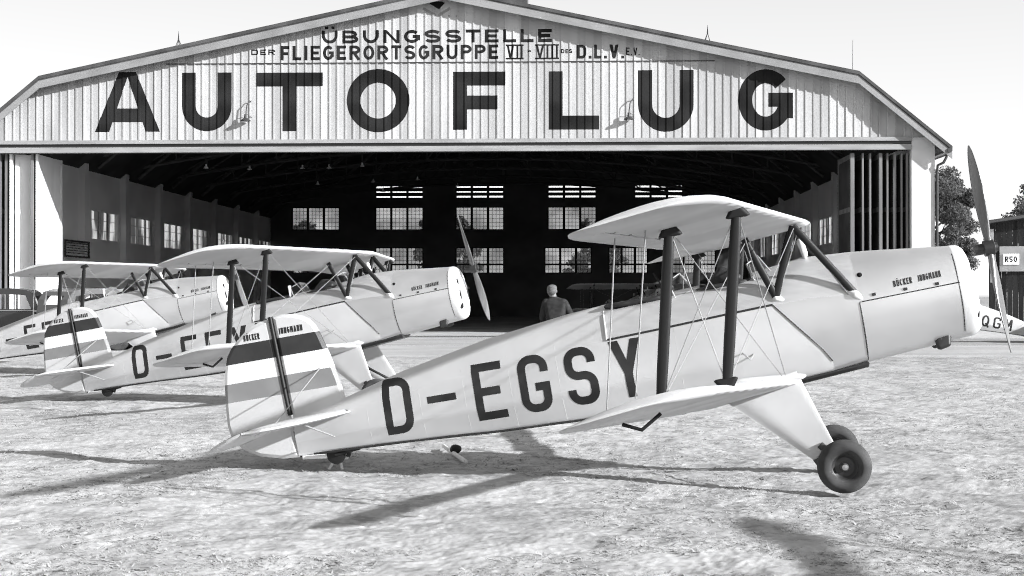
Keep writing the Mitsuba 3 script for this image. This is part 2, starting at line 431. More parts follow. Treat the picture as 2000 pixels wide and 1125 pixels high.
def build_biplane():
    """list of (subkey, ply dict, label or None) in the aeroplane's own frame"""
    out = []
    names = set()

    def p(sub, mesh, bsdf, smooth=False, label=None):
        k, i = sub, 0
        while k in names:
            i += 1
            k = f'{sub}_{i:03d}'
        names.add(k)
        out.append((k, mikit.ply(mesh, bsdf, smooth=smooth), label))
        return k

    fus = man(loft([fus_loop(f) for f in FUS]))
    # the white nose bowl, rounded over
    last = fus_loop(FUS[-1])
    c = last.mean(0)
    nose = [last]
    for dx, s in ((0.035, 1.0), (0.065, .985), (0.09, .95), (0.112, .89), (0.124, .80), (0.128, .68)):
        q = (last - c) * [1, s, s] + c
        q[:, 0] += dx + (q[:, 2] + .15) * (-.06) * min(1, dx / .12)
        q[:, 2] += (1 - s) * 0.06
        nose.append(q)
    nosem = man(loft(nose))
    holes = []
    for (z, hw, hh) in ((-.03, .045, .05), (-.21, .055, .08), (-.37, .04, .045)):
        for s in (-1, 1):
            e = trimesh.creation.icosphere(subdivisions=3, radius=1)
            e.vertices *= [0.13, hw, hh]
            e.apply_translation([-.17, s * .215, z])
            holes.append(man(e))
    plugs = [tri(nosem ^ h) for h in holes]
    for h in holes:
        nosem = nosem - h
    p('nose_bowl', tri(nosem), 'white_paint', 40)
    for t in plugs:
        t.apply_translation([-.012, -.004 * np.sign(t.vertices[:, 1].mean()), 0])
        p('cooling_hole_plug', t, 'cavity', False)  # dark plugs stand for the shade inside the nose holes
    # cockpits
    for (x0, x1, zf) in ((-3.14, -2.62, -.35), (-2.37, -1.93, -.35)):
        c = trimesh.convex.convex_hull(np.vstack([np.c_[np.array([x0 + .05, x1 - .05, x1, x0, x0, x1])[[0, 1, 2, 3]], np.array([.2, .2, .15, .15]) * s, np.full(4, z)] for s in (-1, 1) for z in (zf, .6)] +
                                                 [np.c_[[x0, x1], [0, 0], [z, z]] for z in (zf, .6)]))
        c.vertices[:, 1] *= np.where(c.vertices[:, 2] > 0, 1.12, 1.12)
        fus = fus - man(c)
    big = 1.0

    def cut(poly):
        return man(prism_xz(Polygon(poly), -big, big))
    cowl_up = cut([(-1.12, -.125), (-.2, -.10), (-.2, .6), (-1.12, .6)])
    cowl_lo = cut([(-1.12, -.131), (-.2, -.106), (-.2, -1), (-1.12, -1)])
    fwd = cut([(-1.80, -.035), (-1.63, -.25), (-1.47, -.45), (-1.405, -.56), (-1.39, -1), (-1.12, -1), (-1.12, -.06), (-1.5, -.03)])
    deck = cut([(-3.175, -.088), (-2.77, -.073), (-2.2, -.046), (-1.80, -.031), (-1.5, -.026), (-1.12, -.056), (-1.12, .6), (-3.175, .6)])
    zone = cut([(-1.12, -1), (-.2, -1), (-.2, .6), (-1.12, .6)])
    p('fuselage_side', tri(fus - zone - fwd - deck), 'fabric', 24, 'pale fabric rear fuselage and sides')
    p('cockpit_decking', tri(fus ^ deck), 'silver_deck', 30)
    p('firewall_panel', tri(fus ^ fwd), 'silver_paint', 30)
    p('engine_cowling', tri(fus ^ cowl_up), 'silver_paint', 35)
    p('engine_cowling', tri(fus ^ cowl_lo), 'silver_paint', 35)
    wide = man(trimesh.Trimesh(*[np.asarray(a) for a in (tri(fus).vertices * [1, 1.01, 1] , tri(fus).faces)], process=False))

    def sidex(x, z, s=-1, off=.004):
        """outer skin point at (x, z)"""
        i = max(0, min(len(FUS) - 2, next((k for k in range(len(FUS) - 1) if FUS[k + 1][0] >= x), len(FUS) - 2)))
        t = (x - FUS[i][0]) / (FUS[i + 1][0] - FUS[i][0])
        q = fus_loop(FUS[i]) * (1 - t) + fus_loop(FUS[i + 1]) * t
        q = q[q[:, 1] >= 0]
        o = np.argsort(q[:, 2])
        return [x, s * (np.interp(z, q[o, 2], q[o, 1]) + off), z]
    for s in (-1, 1):
        xs = np.linspace(-3.17, -1.8, 24)
        p('longeron_seam', tube([sidex(x, np.interp(x, [-3.175, -2.77, -2.2, -1.8], [-.088, -.073, -.046, -.031]), s) for x in xs], .009, 6), 'dark_metal', True)
        cv = np.array([(-1.80, -.035), (-1.63, -.25), (-1.47, -.45), (-1.405, -.56)])
        tt = np.linspace(0, 3, 16)
        p('panel_edge', tube([sidex(np.interp(t, range(4), cv[:, 0]), np.interp(t, range(4), cv[:, 1]), s) for t in tt], .0045, 6), 'dark_metal', True)
        p('firewall_lip', tube([sidex(-1.12 + .0 * z, z, s, .003) for z in np.linspace(-.60, -.13, 10)], .005, 6), 'dark_metal', True)
        p('cowl_hinge', tube([sidex(x, np.interp(x, [-1.12, -.3], [-.128, -.103]), s, .001) for x in np.linspace(-1.1, -.33, 14)], .0045, 6), 'dark_metal', True)
        p('nose_seam', tube([sidex(-.33, z, s, .001) for z in np.linspace(-.5, .13, 16)], .004, 6), 'dark_metal', True)
        p('turtledeck_edge', tube([sidex(-3.18, z, s, .004) for z in np.linspace(-.09, .15, 8)], .008, 6), 'fabric', True)
        for x in (-5.35, -4.86, -4.46, -4.05, -3.63, -2.62, -2.12):
            zt = np.interp(x, [-6.05, -5, -4.23, -3.5, -3.18, -1.8], [-.34, -.22, -.10, -.02, -.10, -.06])
            zb = np.interp(x, [-6.05, -5, -3.18, -1.9], [-.63, -.655, -.70, -.67])
            p('frame_tape', tube([sidex(x, z, s, -.0036) for z in np.linspace(zb, zt, 12)], .0048, 6), 'fabric', True)
        for x in (-1.0, -.75, -.5):
            p('cowl_catch', trimesh.creation.box(extents=[.03, .012, .022], transform=trimesh.transformations.translation_matrix(sidex(x, -.085, s, .004))), 'dark_metal')
        p('vent', trimesh.creation.icosphere(subdivisions=2, radius=.022).apply_translation(sidex(-1.08, .085, s, -.008)), 'cavity', True)
        pt = sidex(-1.146, -.06, s, 0)
        p('strut_fairing', hull_balls([(pt, .035), (np.array(pt) + [.06, -s * .02, -.06], .02), (np.array(pt) + [-.06, -s * .02, .05], .02)]), 'white_paint', True)
        pt = sidex(-1.764, .02, s, 0)
        p('strut_fairing', hull_balls([(pt, .03), (np.array(pt) + [.08, -s * .02, -.05], .02)]), 'white_paint', True)
        p('boarding_step', tube([sidex(-2.1, -.38, s, .0), sidex(-2.1, -.38, s, .05), sidex(-2.05, -.44, s, .05), sidex(-2.02, -.40, s, .0)], .006, 6), 'wire_steel', True)
        p('exhaust_stub', hull_balls([((-.54, s * .15, -.52), .036), ((-.54, s * .17, -.59), .030), ((-.47, s * .15, -.50), .036), ((-.48, s * .17, -.58), .026)]), 'dark_metal', 40)
    p('keel_strip', cat([tube([(-5.9, s * .05, -.645), (-5.0, s * .112, -.668), (-4.23, s * .172, -.702), (-3.18, s * .247, -.722), (-2.6, s * .257, -.722), (-1.9, s * .267, -.69), (-1.12, s * .225, -.63)], .010, 6) for s in (-1, 1)]), 'dark_metal', True)
    p('belly_shade', hull_balls([((x, s * y, z), .012) for s in (-1, 1) for x, y, z in ((-1.85, .22, -.675), (-1.85, .20, -.715), (-1.13, .18, -.62), (-1.13, .16, -.652))]), 'dark_metal', 30)  # dark plate added to stand for the shade under the fuselage
    # cockpit fittings
    for (x0, x1) in ((-3.14, -2.62), (-2.37, -1.93)):
        ring = []
        for s in (1, -1):
            seq = np.linspace(x0 - .01, x1 + .01, 10) if s > 0 else np.linspace(x1 + .01, x0 - .01, 10)
            for x in seq:
                e = 1 - min(abs(x - x0), abs(x - x1)) / .06
                y = .225 * (1 - .3 * max(0, e))
                ring.append([x, s * y, .183 + (.01 if x > -2.3 else 0)])
        ring.append(ring[0])
        p('cockpit_coaming', tube(ring, .022, 8), 'leather', True)
        p('seat_back', hull_balls([((x0 + .12, s * .14, z), .05) for s in (-1, 1) for z in (-.3, .16)]), 'leather', 40)
    p('head_fairing', hull_balls([((-2.24, s * .09, .22), .05) for s in (-1, 1)] + [((-2.16, s * .07, .30), .05) for s in (-1, 1)] + [((-2.05, s * .10, .24), .04) for s in (-1, 1)]), 'leather', 40)
    for x in (-2.44, -1.78):
        fr, gl = [], []
        prof = [(x - .16, .27, .17), (x - .20, .20, .33), (x, .13, .20), (x - .06, .12, .385)]
        z0 = .03 if x > -2 else 0
        A = lambda s: (x - .13, s * .24, .16 + z0)
        B = lambda s: (x - .17, s * .215, .30 + z0)
        C = lambda s: (x + .02, s * .12, .20 + z0)
        D = lambda s: (x - .07, s * .115, .355 + z0)
        for s in (-1, 1):
            fr += [tube([A(s), B(s), D(s)], .007, 6), tube([C(s), D(s)], .007, 6), tube([A(s), C(s)], .007, 6)]
            gl.append(trimesh.Trimesh([A(s), C(s), D(s), B(s)], [[0, 1, 2], [0, 2, 3]], process=False))
        fr += [tube([D(-1), D(1)], .007, 6), tube([C(-1), C(1)], .007, 6)]
        gl.append(trimesh.Trimesh([C(-1), C(1), D(1), D(-1)], [[0, 1, 2], [0, 2, 3]], process=False))
        k = p('windscreen', cat(fr), 'wire_steel', True)
        p(k + '__pane', cat(gl), 'glass')
    p('rear_mirror', hull_balls([((-2.62, -.245, .19), .012), ((-2.62, -.245, .32), .014), ((-2.60, -.24, .32), .012)]), 'enamel', True)
    p('petrol_gauge', hull_balls([((-1.47, -.06, .31), .018), ((-1.485, -.06, .44), .03), ((-1.46, -.06, .34), .02)]), 'white_paint', True)

    # ---- wings
    def airfoil(c, t, inc):
        xs = (1 - np.cos(np.linspace(0, math.pi, 14))) / 2
        yt = 5 * t * (0.2969 * np.sqrt(xs) - .126 * xs - .3516 * xs ** 2 + .2843 * xs ** 3 - .1036 * xs ** 4)
        cam = .035 * (1 - (2 * xs - .8) ** 2 / 1.44) * (xs < 2)
        cam -= cam[0] * (1 - xs) + cam[-1] * xs
        up, lo = cam + yt, -np.minimum(yt * .9, t * .20 * np.clip(xs / .03, 0, 1) ** .5)
        lo[-1] -= .006 / max(c, .1)
        up[-1] += .002 / max(c, .1)
        P = np.r_[np.c_[-xs, up], np.c_[-xs[::-1], lo[::-1]][:-1]]
        P = P * c
        ci, si = math.cos(inc), math.sin(inc)
        return np.c_[P[:, 0] * ci - P[:, 1] * si, P[:, 0] * si + P[:, 1] * ci]

    SW = math.tan(math.radians(11))

    def wing_secs(y0, y1, le0, z0, dih, s, chord=.955, inc=math.radians(5.5)):
        secs = []
        ys = list(np.arange(y0, 3.05, .15)) + [3.1, 3.2, 3.3, 3.4, 3.48, 3.55, 3.61, 3.655, 3.685, 3.7]
        for k, y in enumerate(ys):
            le = le0 - SW * y
            te = le - chord
            c0 = chord
            if y > 3.1:
                u = (y - 3.1) / .6
                le -= .34 * (1 - math.sqrt(max(0, 1 - u ** 2.6)))
                te += .14 * (1 - math.sqrt(max(0, 1 - u ** 3.2)))
                c0 = max(le - te, .05)
            th = .115 * (c0 / chord) ** .3 * (1 if (k % 2 == 0 or y > 3) else .965)
            sag = .0045 if (k % 2 and .2 < y < 3.2) else 0
            if y > 3.55:
                th *= max(.25, 1 - ((y - 3.55) / .16) ** 2)
            a = airfoil(c0, th, inc)
            a[15:-1, 1] += sag
            secs.append(np.c_[le + a[:, 0], np.full(len(a), s * y), z0 + dih * y + a[:, 1] - (le0 - SW * y - le) * .085])
        return secs

    def aileron(w, le0, s, ya, yb):
        q = lambda y, f: (le0 - SW * y - f, s * y)
        reg = Polygon([q(ya, .955 * .76), q(yb, .955 * .76), q(yb, 1.3), q(ya, 1.3)])
        a = w ^ man(prism_xy(reg.buffer(-.005, join_style='mitre'), -3, 3))
        w2 = w - man(prism_xy(reg.buffer(.005, join_style='mitre'), -3, 3))
        return w2, a
    # upper wing: one piece over the cabane, ailerons cut out
    le_u, z_u, dih_u = -1.375, .590, .030
    L_, R_ = wing_secs(0.0, 3.7, le_u, z_u, dih_u, 1), wing_secs(0.0, 3.7, le_u, z_u, dih_u, -1)
    w = man(loft(R_[::-1] + L_[1:]))
    w, al = aileron(w, le_u, 1, 1.95, 3.42)
    w, ar = aileron(w, le_u, -1, 1.95, 3.42)
    p('upper_wing', tri(w), 'wing_fabric', 30)
    p('upper_wing__aileron', tri(ar), 'wing_fabric', 30)
    p('upper_wing__aileron', tri(al), 'wing_fabric', 30)
    le_l, z_l, dih_l = -1.635, -.702, .070
    for s in (-1, 1):
        w = man(loft(wing_secs(.30, 3.7, le_l, z_l, dih_l, s, inc=math.radians(6.6))))
        w, a = aileron(w, le_l, s, 1.95, 3.42)
        k = p('lower_wing', tri(w), 'wing_fabric', 30)
        p(k + '__aileron', tri(a), 'wing_fabric', 30)
        p('wing_root_fillet', hull_balls([((le_l - .10, s * .36, -.64), (.10, .04, .03)), ((le_l - .5, s * .37, -.625), (.2, .05, .045)), ((le_l - .9, s * .34, -.72), (.06, .03, .02))]), 'fabric', True)
        # struts
        ft, fb = (-1.955, s * 2.68, .640), (-2.215, s * 2.68, -.488)
        rt, rb = (-2.41, s * 2.68, .595), (-2.665, s * 2.68, -.540)
        for a_, b_ in ((ft, fb), (rt, rb)):
            a_, b_ = np.array(a_), np.array(b_)
            tt = np.linspace(0, 1, 9)[:, None]
            p('interplane_strut', tube(a_ + (b_ - a_) * tt, [.030, .036, .038, .038, .038, .038, .038, .036, .031], 12, ell=.017, long=[1, 0, 0]), 'strut_paint', True)
            for e, dz in ((a_, -.02), (b_, .02)):
                p('strut_cuff', hull_balls([(e + [.05, 0, dz * 2], (.03, .02, .012)), (e + [-.05, 0, dz * 2], (.03, .02, .012)), (e + [0, 0, -dz], (.04, .025, .01))]), 'strut_paint', True)
        # wires
        ct, cr = np.array((-1.53, s * .42, .55)), np.array((-1.93, s * .42, .50))
        rootf, rootr = np.array((-1.80, s * .50, -.60)), np.array((-2.30, s * .46, -.62))
        ft, fb, rt, rb = map(np.array, (ft, fb, rt, rb))
        for a_, b_ in ((rootf, ft), (rootf + [-.03, 0, 0], rt), (ct, fb), (cr, rb), (ft, rb), (rt, fb)):
            p('bracing_wire', tube([a_, b_], .0038, 6), 'wire_steel', True)
        # aileron rods
        for yy, x0, x1 in ((2.95, -2.55, -2.80), (3.05, -2.745, -2.985)):
            p('aileron_rod', tube([(x0 - .0, s * yy, .60 if yy < 3 else .58), (x1, s * yy, -.46 if yy < 3 else -.50)], .0055, 6), 'wire_steel', True)
        for yy in (2.2, 2.95, 3.3):
            xh = le_u - SW * yy - .955 * .74
            p('aileron_hinge', tube([(xh + .08, s * yy, z_u + dih_u * yy - .045), (xh, s * yy, z_u + dih_u * yy - .085), (xh - .08, s * yy, z_u + dih_u * yy - .07)], .010, 6), 'strut_paint', True)
        xh = le_l - SW * 2.9 - .62
        p('aileron_horn', cat([tube([(xh + .16, s * 2.9, z_l + dih_l * 2.9 - .085), (xh + .02, s * 2.9, z_l + dih_l * 2.9 - .17), (xh - .1, s * 2.9, z_l + dih_l * 2.9 - .115)], .014, 6)]), 'strut_paint', True)
        # cabane
        P_, Q_ = np.array((-1.764, s * .37, .03)), np.array((-1.146, s * .37, -.05))
        tf, tr = np.array((-1.535, s * .42, .565)), np.array((-1.935, s * .42, .53))
        for a_, b_ in ((P_, tf), (Q_, tf), (P_, tr)):
            tt = np.linspace(0, 1, 5)[:, None]
            p('cabane_strut', tube(a_ + (b_ - a_) * tt, .030, 10, ell=.017, long=[1, 0, .3]), 'strut_paint', True)
        p('cabane_wire', tube([P_ + [.02, 0, 0], tf + [.05, -s * .0, -.01]], .005, 6), 'wire_steel', True)
        p('cabane_wire', tube([Q_ + [-.05, 0, .0], tf + [0.02, 0, -.01]], .008, 6), 'wire_steel', True)
        # undercarriage leg with its fairing
        top = np.array([[-1.74, s * .34, -.64], [-2.36, s * .34, -.66]])
        secs = []
        for t in np.linspace(0, 1, 8):
            lead = np.array([-1.70, s * .34, -.60]) * (1 - t) + np.array([-1.515, s * .61, -1.20]) * t
            trail = np.array([-2.36, s * .34, -.70]) * (1 - t) + np.array([-1.70, s * .61, -1.29]) * t
            a = airfoil(1.0, .17 + .22 * t, 0) * [1, 1]
            d = trail - lead
            side = np.array([0, s * .91, .41])
            secs.append(np.array([lead + d * (-x) + side * zz * np.linalg.norm(d) * s for x, zz in a]))
        p('landing_leg', loft(secs), 'fabric', 40)
        p('shock_strut', tube([(-1.63, s * .60, -1.18), (-1.50, s * .63, -1.36)], .03, 10), 'dark_metal', True)
        p('drag_strut', tube([(-2.2, s * .12, -.70), (-1.55, s * .58, -1.26)], .018, 8), 'strut_paint', True)
        W = np.array([-1.478, s * .69, -1.368])
        k = 'main_wheel' if s < 0 else 'main_wheel_001'
        ty = [(.100, -.052), (.115, -.072), (.14, -.086), (.168, -.084), (.192, -.064), (.206, -.035), (.211, 0), (.206, .035), (.192, .064), (.168, .084), (.14, .086), (.115, .072), (.100, .052), (.09, 0), (.100, -.052)]
        m = lathe(ty, 'y', 48)
        m.apply_translation(W)
        p(k + '__tyre', m, 'rubber', 40)
        rim = [(0, -.03), (.045, -.032), (.075, -.028), (.094, -.046), (.104, -.056), (.104, .056), (.094, .046), (.075, .028), (0, .03)]
        m = lathe(rim, 'y', 40)
        m.apply_translation(W)
        p(k + '__rim', m, 'dark_metal', 40)
        m = lathe([(0, -.075), (.022, -.07), (.03, -.05), (.04, -.03), (.04, .03), (.03, .05), (0, .075)], 'y', 20)
        m.apply_translation(W)
        p(k + '__hub', m, 'steel', 40)
    p('axle_crosstie', tube([(-1.6, -.56, -1.24), (-1.75, 0, -.98), (-1.6, .56, -1.24)], .014, 8), 'strut_paint', True)

    # ---- tail
    def plate(outline, thick, taper_x=None):
        """solid in the xz plane with thickness falling towards the edge"""
        pg = Polygon(outline).buffer(0)
        inner = pg.buffer(-.03)
        a = prism_xz(pg, -.008, .008)
        return trimesh.convex.convex_hull(np.vstack([a.vertices, prism_xz(inner, -thick, thick).vertices]))

    def smooth_poly(pts, n=6):
        """Catmull-Rom closed outline"""
        P = np.array(pts, float)
        o = []
        N = len(P)
        for i in range(N):
            p0, p1, p2, p3 = P[i - 1], P[i], P[(i + 1) % N], P[(i + 2) % N]
            for t in np.linspace(0, 1, n, endpoint=False):
                o.append(.5 * ((2 * p1) + (p2 - p0) * t + (2 * p0 - 5 * p1 + 4 * p2 - p3) * t ** 2 + (3 * p1 - p0 - 3 * p2 + p3) * t ** 3))
        return o
    fin_pts = [(-6.085, .592), (-6.0, .604), (-5.90, .594), (-5.82, .563), (-5.76, .525), (-5.715, .467), (-5.68, .38), (-5.63, .20), (-5.58, -.03), (-5.545, -.27), (-5.535, -.33), (-6.04, -.40), (-6.055, -.2)]
    rud_pts = [(-6.125, .585), (-6.20, .575), (-6.28, .55), (-6.36, .507), (-6.44, .445), (-6.51, .38), (-6.56, .31), (-6.60, .18), (-6.625, .04), (-6.645, -.14), (-6.655, -.28), (-6.635, -.40), (-6.55, -.51), (-6.40, -.595), (-6.20, -.645), (-6.045, -.655), (-6.075, -.28)]
    fin = man(plate(fin_pts, .032))
    rud = man(plate(rud_pts, .026))
    bands = [('stripe_black', .405, .243, 'black band'), ('stripe_white', .243, .075, 'white band'), ('stripe_grey', .075, -.088, 'grey band')]
    rest_f, rest_r = fin, rud
    for nm, zt, zb, lab in bands:
        c = man(prism_xz(sbox(-7, zb, -5, zt), -1, 1))
        rest_f, rest_r = rest_f - c, rest_r - c
    above, below = man(bx(-8, -4, -1, 1, 0.2, 2)), man(bx(-8, -4, -1, 1, -2, 0.2))
    kf = p('tail_fin', tri(rest_f ^ below), 'fabric', 30)
    kr = p('rudder', tri(rest_r ^ below), 'fabric', 30)
    p(kf + '__top_panel', tri(rest_f ^ above), 'fabric', 30)
    p(kr + '__top_panel', tri(rest_r ^ above), 'fabric', 30)
    for nm, zt, zb, lab in bands:
        c = man(prism_xz(sbox(-7, zb, -5, zt), -1, 1))
        p(kf + '__painted_band', tri(fin ^ c), nm, 30, lab + ' painted across the fin')
        p(kr + '__painted_band', tri(rud ^ c), nm, 30, lab + ' painted across the rudder')
    p('rudder_hinge', cat([tube([(-6.107, 0, .60), (-6.07, 0, -.28)], .022, 8, ell=.04, long=[1, 0, 0]), tube([(-6.06, 0, -.42), (-6.03, 0, -.66)], .014, 8)]), 'strut_paint', True)
    fwide = man(trimesh.Trimesh(tri(fin).vertices * [1, 1.07, 1], tri(fin).faces, process=False))
    rwide = man(trimesh.Trimesh(tri(rud).vertices * [1, 1.09, 1], tri(rud).faces, process=False))
    right = man(bx(-8, 1, -2, -.004, -3, 3))
    lt = unary_union(text('BÜCKER', -6.375, -6.225, .425, .48, .010))
    p(kr + '__lettering', tri((rwide ^ man(prism_xz(affinity.skew(lt, xs=0), -1, 1))) ^ right), 'letter_paint', False)
    lt = unary_union(text('JUNGMANN', -6.045, -5.825, .435, .49, .011))
    p(kf + '__lettering', tri((fwide ^ man(prism_xz(lt, -1, 1))) ^ right), 'letter_paint', False)
    for s in (-1, 1):
        st = [(-5.50, .05), (-5.53, .35), (-5.60, .75), (-5.68, 1.05), (-5.78, 1.22), (-5.92, 1.31), (-6.06, 1.33), (-6.06, .05)]
        pg = Polygon([(x, s * y) for x, y in st])
        a = prism_xy(pg, -.335, -.319)
        b = prism_xy(pg.buffer(-.05), -.349, -.305)
        p('tailplane', trimesh.convex.convex_hull(np.vstack([a.vertices, b.vertices])), 'fabric', 30)
        el = [(-6.075, .10), (-6.075, 1.33), (-6.20, 1.32), (-6.33, 1.27), (-6.44, 1.15), (-6.50, .95), (-6.51, .6), (-6.46, .30), (-6.33, .12)]
        pg = Polygon([(x, s * y) for x, y in el])
        hole = Point(-6.17, s * .62).buffer(.055)
        a, b = prism_xy(pg, -.006, .006), prism_xy(pg.buffer(-.05), -.018, .018)
        m = man(trimesh.convex.convex_hull(np.vstack([a.vertices, b.vertices]))) - man(prism_xy(hole, -.2, .2))
        m = tri(m)
        m.apply_translation([6.07, 0, 0])
        m.apply_transform(trimesh.transformations.rotation_matrix(math.radians(-17), [0, 1, 0]))
        m.apply_translation([-6.07, 0, -.327])
        p('elevator', m, 'fabric', 30)
        p('tail_stay', tube([(-5.66, s * .16, -.52), (-5.75, s * .80, -.335)], .007, 6), 'wire_steel', True)
        p('tail_wire', tube([(-5.72, 0, .10), (-5.95, s * .85, -.32)], .005, 6), 'wire_steel', True)
    # tail wheel
    m = lathe([(0, -.025), (.055, -.03), (.08, -.022), (.085, 0), (.08, .022), (.055, .03), (0, .025)], 'y', 24)
    m.apply_translation([-5.72, 0, -.685])
    p('tail_wheel', m, 'strut_paint', 40)
    p('tail_fork', cat([tube([(-5.5, 0, -.62), (-5.72, .045, -.685)], .016, 8), tube([(-5.5, 0, -.66), (-5.72, -.045, -.685)], .016, 8), tube([(-5.56, 0, -.60), (-5.62, 0, -.72)], .02, 8)]), 'strut_paint', True)
    p('tail_spring', tube([(-6.02, 0, -.66), (-5.74, -.0, -.69)], .022, 8), 'enamel', True)

    return out, dict(sidex=sidex, wide=wide, right=right)


def blade(sgn):
    secs = []
    for r in np.linspace(.04, .87, 18):
        u = r / .87
        ch = .075 + .10 * math.sin(min(1, max(0, (u - .05) / .6)) * math.pi / 2) if u < .62 else .175 * math.sqrt(max(.03, 1 - ((u - .62) / .385) ** 2.2))
        th = .055 * (1 - u) + .010
        tw = -math.radians(62 - 44 * u) if u > .08 else -math.radians(58)
        n = 12
        ang = np.linspace(0, 2 * math.pi, n, endpoint=False)
        cx, cz = np.cos(ang) * ch / 2, np.sin(ang) * th / 2
        # chord direction in the plane of (x, tangent)
        x = cx * math.cos(math.pi / 2 - tw) * -1 * 1.0 + 0
        secs.append(np.c_[cx * math.sin(tw) * .66 + cz * math.cos(tw), (cx * math.cos(tw) - cz * math.sin(tw)), np.full(n, r)])
    m = loft(secs)
    if sgn < 0:
        m.apply_transform(trimesh.transformations.rotation_matrix(math.pi, [1, 0, 0]))
    return m

HUB_Z = .125


def propeller(angle):
    res = []
    for sgn in (1, -1):
        m = blade(sgn)
        m.apply_transform(trimesh.transformations.rotation_matrix(angle, [1, 0, 0]))
        m.apply_translation([0, 0, HUB_Z])
        res.append(('propeller__blade' + ('' if sgn > 0 else '_001'), mikit.ply(m, 'propeller_wood', smooth=50)))
    m = lathe([(0, -.12), (.045, -.12), (.045, -.05), (.065, -.045), (.065, .035), (.04, .045), (.035, .065), (0, .07)], 'x', 24)
    m.apply_translation([0, 0, HUB_Z])
    res.append(('propeller__hub', mikit.ply(m, 'dark_metal', smooth=40)))
    return res


PROPS = {a: propeller(math.radians(a)) for a in (32, -8)}
BIPLANE, AUX = build_biplane()


def letters_on_side(s, shapes):
    """registration letters as sheets that follow the fuselage side; s = -1 right, 1 left"""
    half = man(bx(-8, 1, -2, -.01, -3, 3)) if s < 0 else man(bx(-8, 1, .01, 2, -3, 3))
    res = []
    for g in shapes:
        m = tri((AUX['wide'] ^ man(prism_xz(g, -1, 1))) ^ half)
        res.append(m)
    return res


def pose(hub, yaw, th):
    c, s = math.cos(th), math.sin(th)
    Rp = np.array([[c, 0, -s], [0, 1, 0], [s, 0, c]])
    c, s = math.cos(-yaw), math.sin(-yaw)
    Rz = np.array([[c, -s, 0], [s, c, 0], [0, 0, 1]])
    M = np.eye(4)
    M[:3, :3] = Rz @ Rp
    M[:3, 3] = hub
    return M


ZL0, ZL1, TL = -.588, -.108, .068
REG = {'D': (-5.196, -4.936), 'dash': (-4.795, -4.535), 1: (-4.372, -4.110), 2: (-3.972, -3.718), 3: (-3.567, -3.310), 4: (-3.175, -2.90)}


def stencil(ch, w, h, t):
    """square-shouldered block capitals with rounded corners"""
    a, b, c, d, r = t / 2, w - t / 2, t / 2, h - t / 2, w * .30
    q = lambda cx, cy, d0, d1: [(cx + r * math.cos(math.radians(x)), cy + r * math.sin(math.radians(x))) for x in np.linspace(d0, d1, 8)]
    if ch == 'G':
        ln = [(b, h * .69), *q(b - r, d - r, 0, 90), *q(a + r, d - r, 90, 180), *q(a + r, c + r, 180, 270), *q(b - r, c + r, 270, 360), (b, h * .44), (w * .52, h * .44)]
    elif ch == 'S':
        m = h * .51
        ln = [(b, h * .72), *q(b - r, d - r, 0, 90), *q(a + r, d - r, 90, 180), *q(a + r, m + r, 180, 270), *q(b - r, m - r, 90, 0), *q(b - r, c + r, 0, -90), *q(a + r, c + r, -90, -180), (a, h * .28)]
    else:
        return glyph(ch, w, h, t)
    return LineString(ln).buffer(t / 2, cap_style='flat', join_style='mitre').buffer(0)


def registration(four, only=None):
    sh = [('D', glyph('D', .26, ZL1 - ZL0, TL)), ('dash', sbox(0, .215, .26, .275))]
    for i, c in enumerate(four):
        sh.append((i + 1, stencil(c, .262, ZL1 - ZL0, TL)))
    return [affinity.translate(g, REG[k][0], ZL0) for k, g in sh]


COWL_TEXT = [affinity.skew(affinity.translate(g, 0, 0), ys=3, origin=(-.66, 0)) for g in text('BÜCKER', -.835, -.685, -.046, .004, .0085) + text('JUNGMANN', -.640, -.455, -.046, .004, .0085)]


def biplane(hub, yaw, label, group, reg=None, reg_side=-1, th=.172, prop=32):
    key = numbered('biplane')
    M = pose(hub, yaw, th)
    tw = T(M.tolist())
    for sub, d, lab in BIPLANE:
        scene[key + '__' + sub] = {**d, 'to_world': tw}
        if lab:
            tag(key + '__' + sub, lab)
    for sub, d in PROPS[prop]:
        scene[key + '__' + sub] = {**d, 'to_world': tw}
    if reg:
        for m in letters_on_side(reg_side, reg):
            put(key + '__registration_letter', m, 'letter_paint', False, tw)
    if reg_side < 0:
        for m in letters_on_side(-1, [unary_union(COWL_TEXT)]):
            put(key + '__cowling_lettering', m, 'letter_paint', False, tw)
    tag(key, label, 'biplane', group)
    return key


GRP = 'biplanes parked outside the hangar'
biplane((3.913, 11.992, 1.811), .160, 'nearest white biplane with D-EGSY on its side, filling the foreground', GRP, registration('EGSY'), prop=-8)
biplane((-.511, 20.431, 1.811), .202, 'second biplane of the row, behind the big striped tail of the nearest one', GRP, registration('EFYL'))
biplane((-5.432, 29.064, 1.811), .102, 'third biplane of the row, at the left edge in front of the hangar door', GRP, registration('EFUN'))


def mirror_reg(four):
    sh = registration(four)
    xs = [REG[k] for k in ('D', 'dash', 1, 2, 3, 4)]
    # on the left side the text runs from nose to tail: reflect each letter about the middle of the row
    mid = (REG['D'][0] + REG[4][1]) / 2
    res = []
    for g in sh:
        res.append(affinity.translate(affinity.scale(affinity.scale(g, xfact=-1, origin=(mid, 0)), .97, .80, origin=(-5.06, -.4)), .10, -.02))
    return res


biplane((11.85, 50.0, 1.811), math.pi + .12, 'white biplane with QGM on its tail, facing left beside the hangar corner', GRP, mirror_reg('EQGM'), 1)
# the row goes on to the right of the picture: the next machine's wing throws the shadow in the right foreground
biplane((8.30, 3.75, 1.811), .16, 'next biplane of the row, parked to the right of the picture', GRP)
# two machines standing in the dark hall
G2 = 'biplanes inside the dark hangar'
biplane((7.2, 70.0, 1.811), math.radians(68), 'dim biplane deep in the hangar, right of the standing man', G2)
biplane((-6.5, 69.0, 1.811), math.radians(110), 'dim biplane in the hangar behind the second parked biplane', G2)

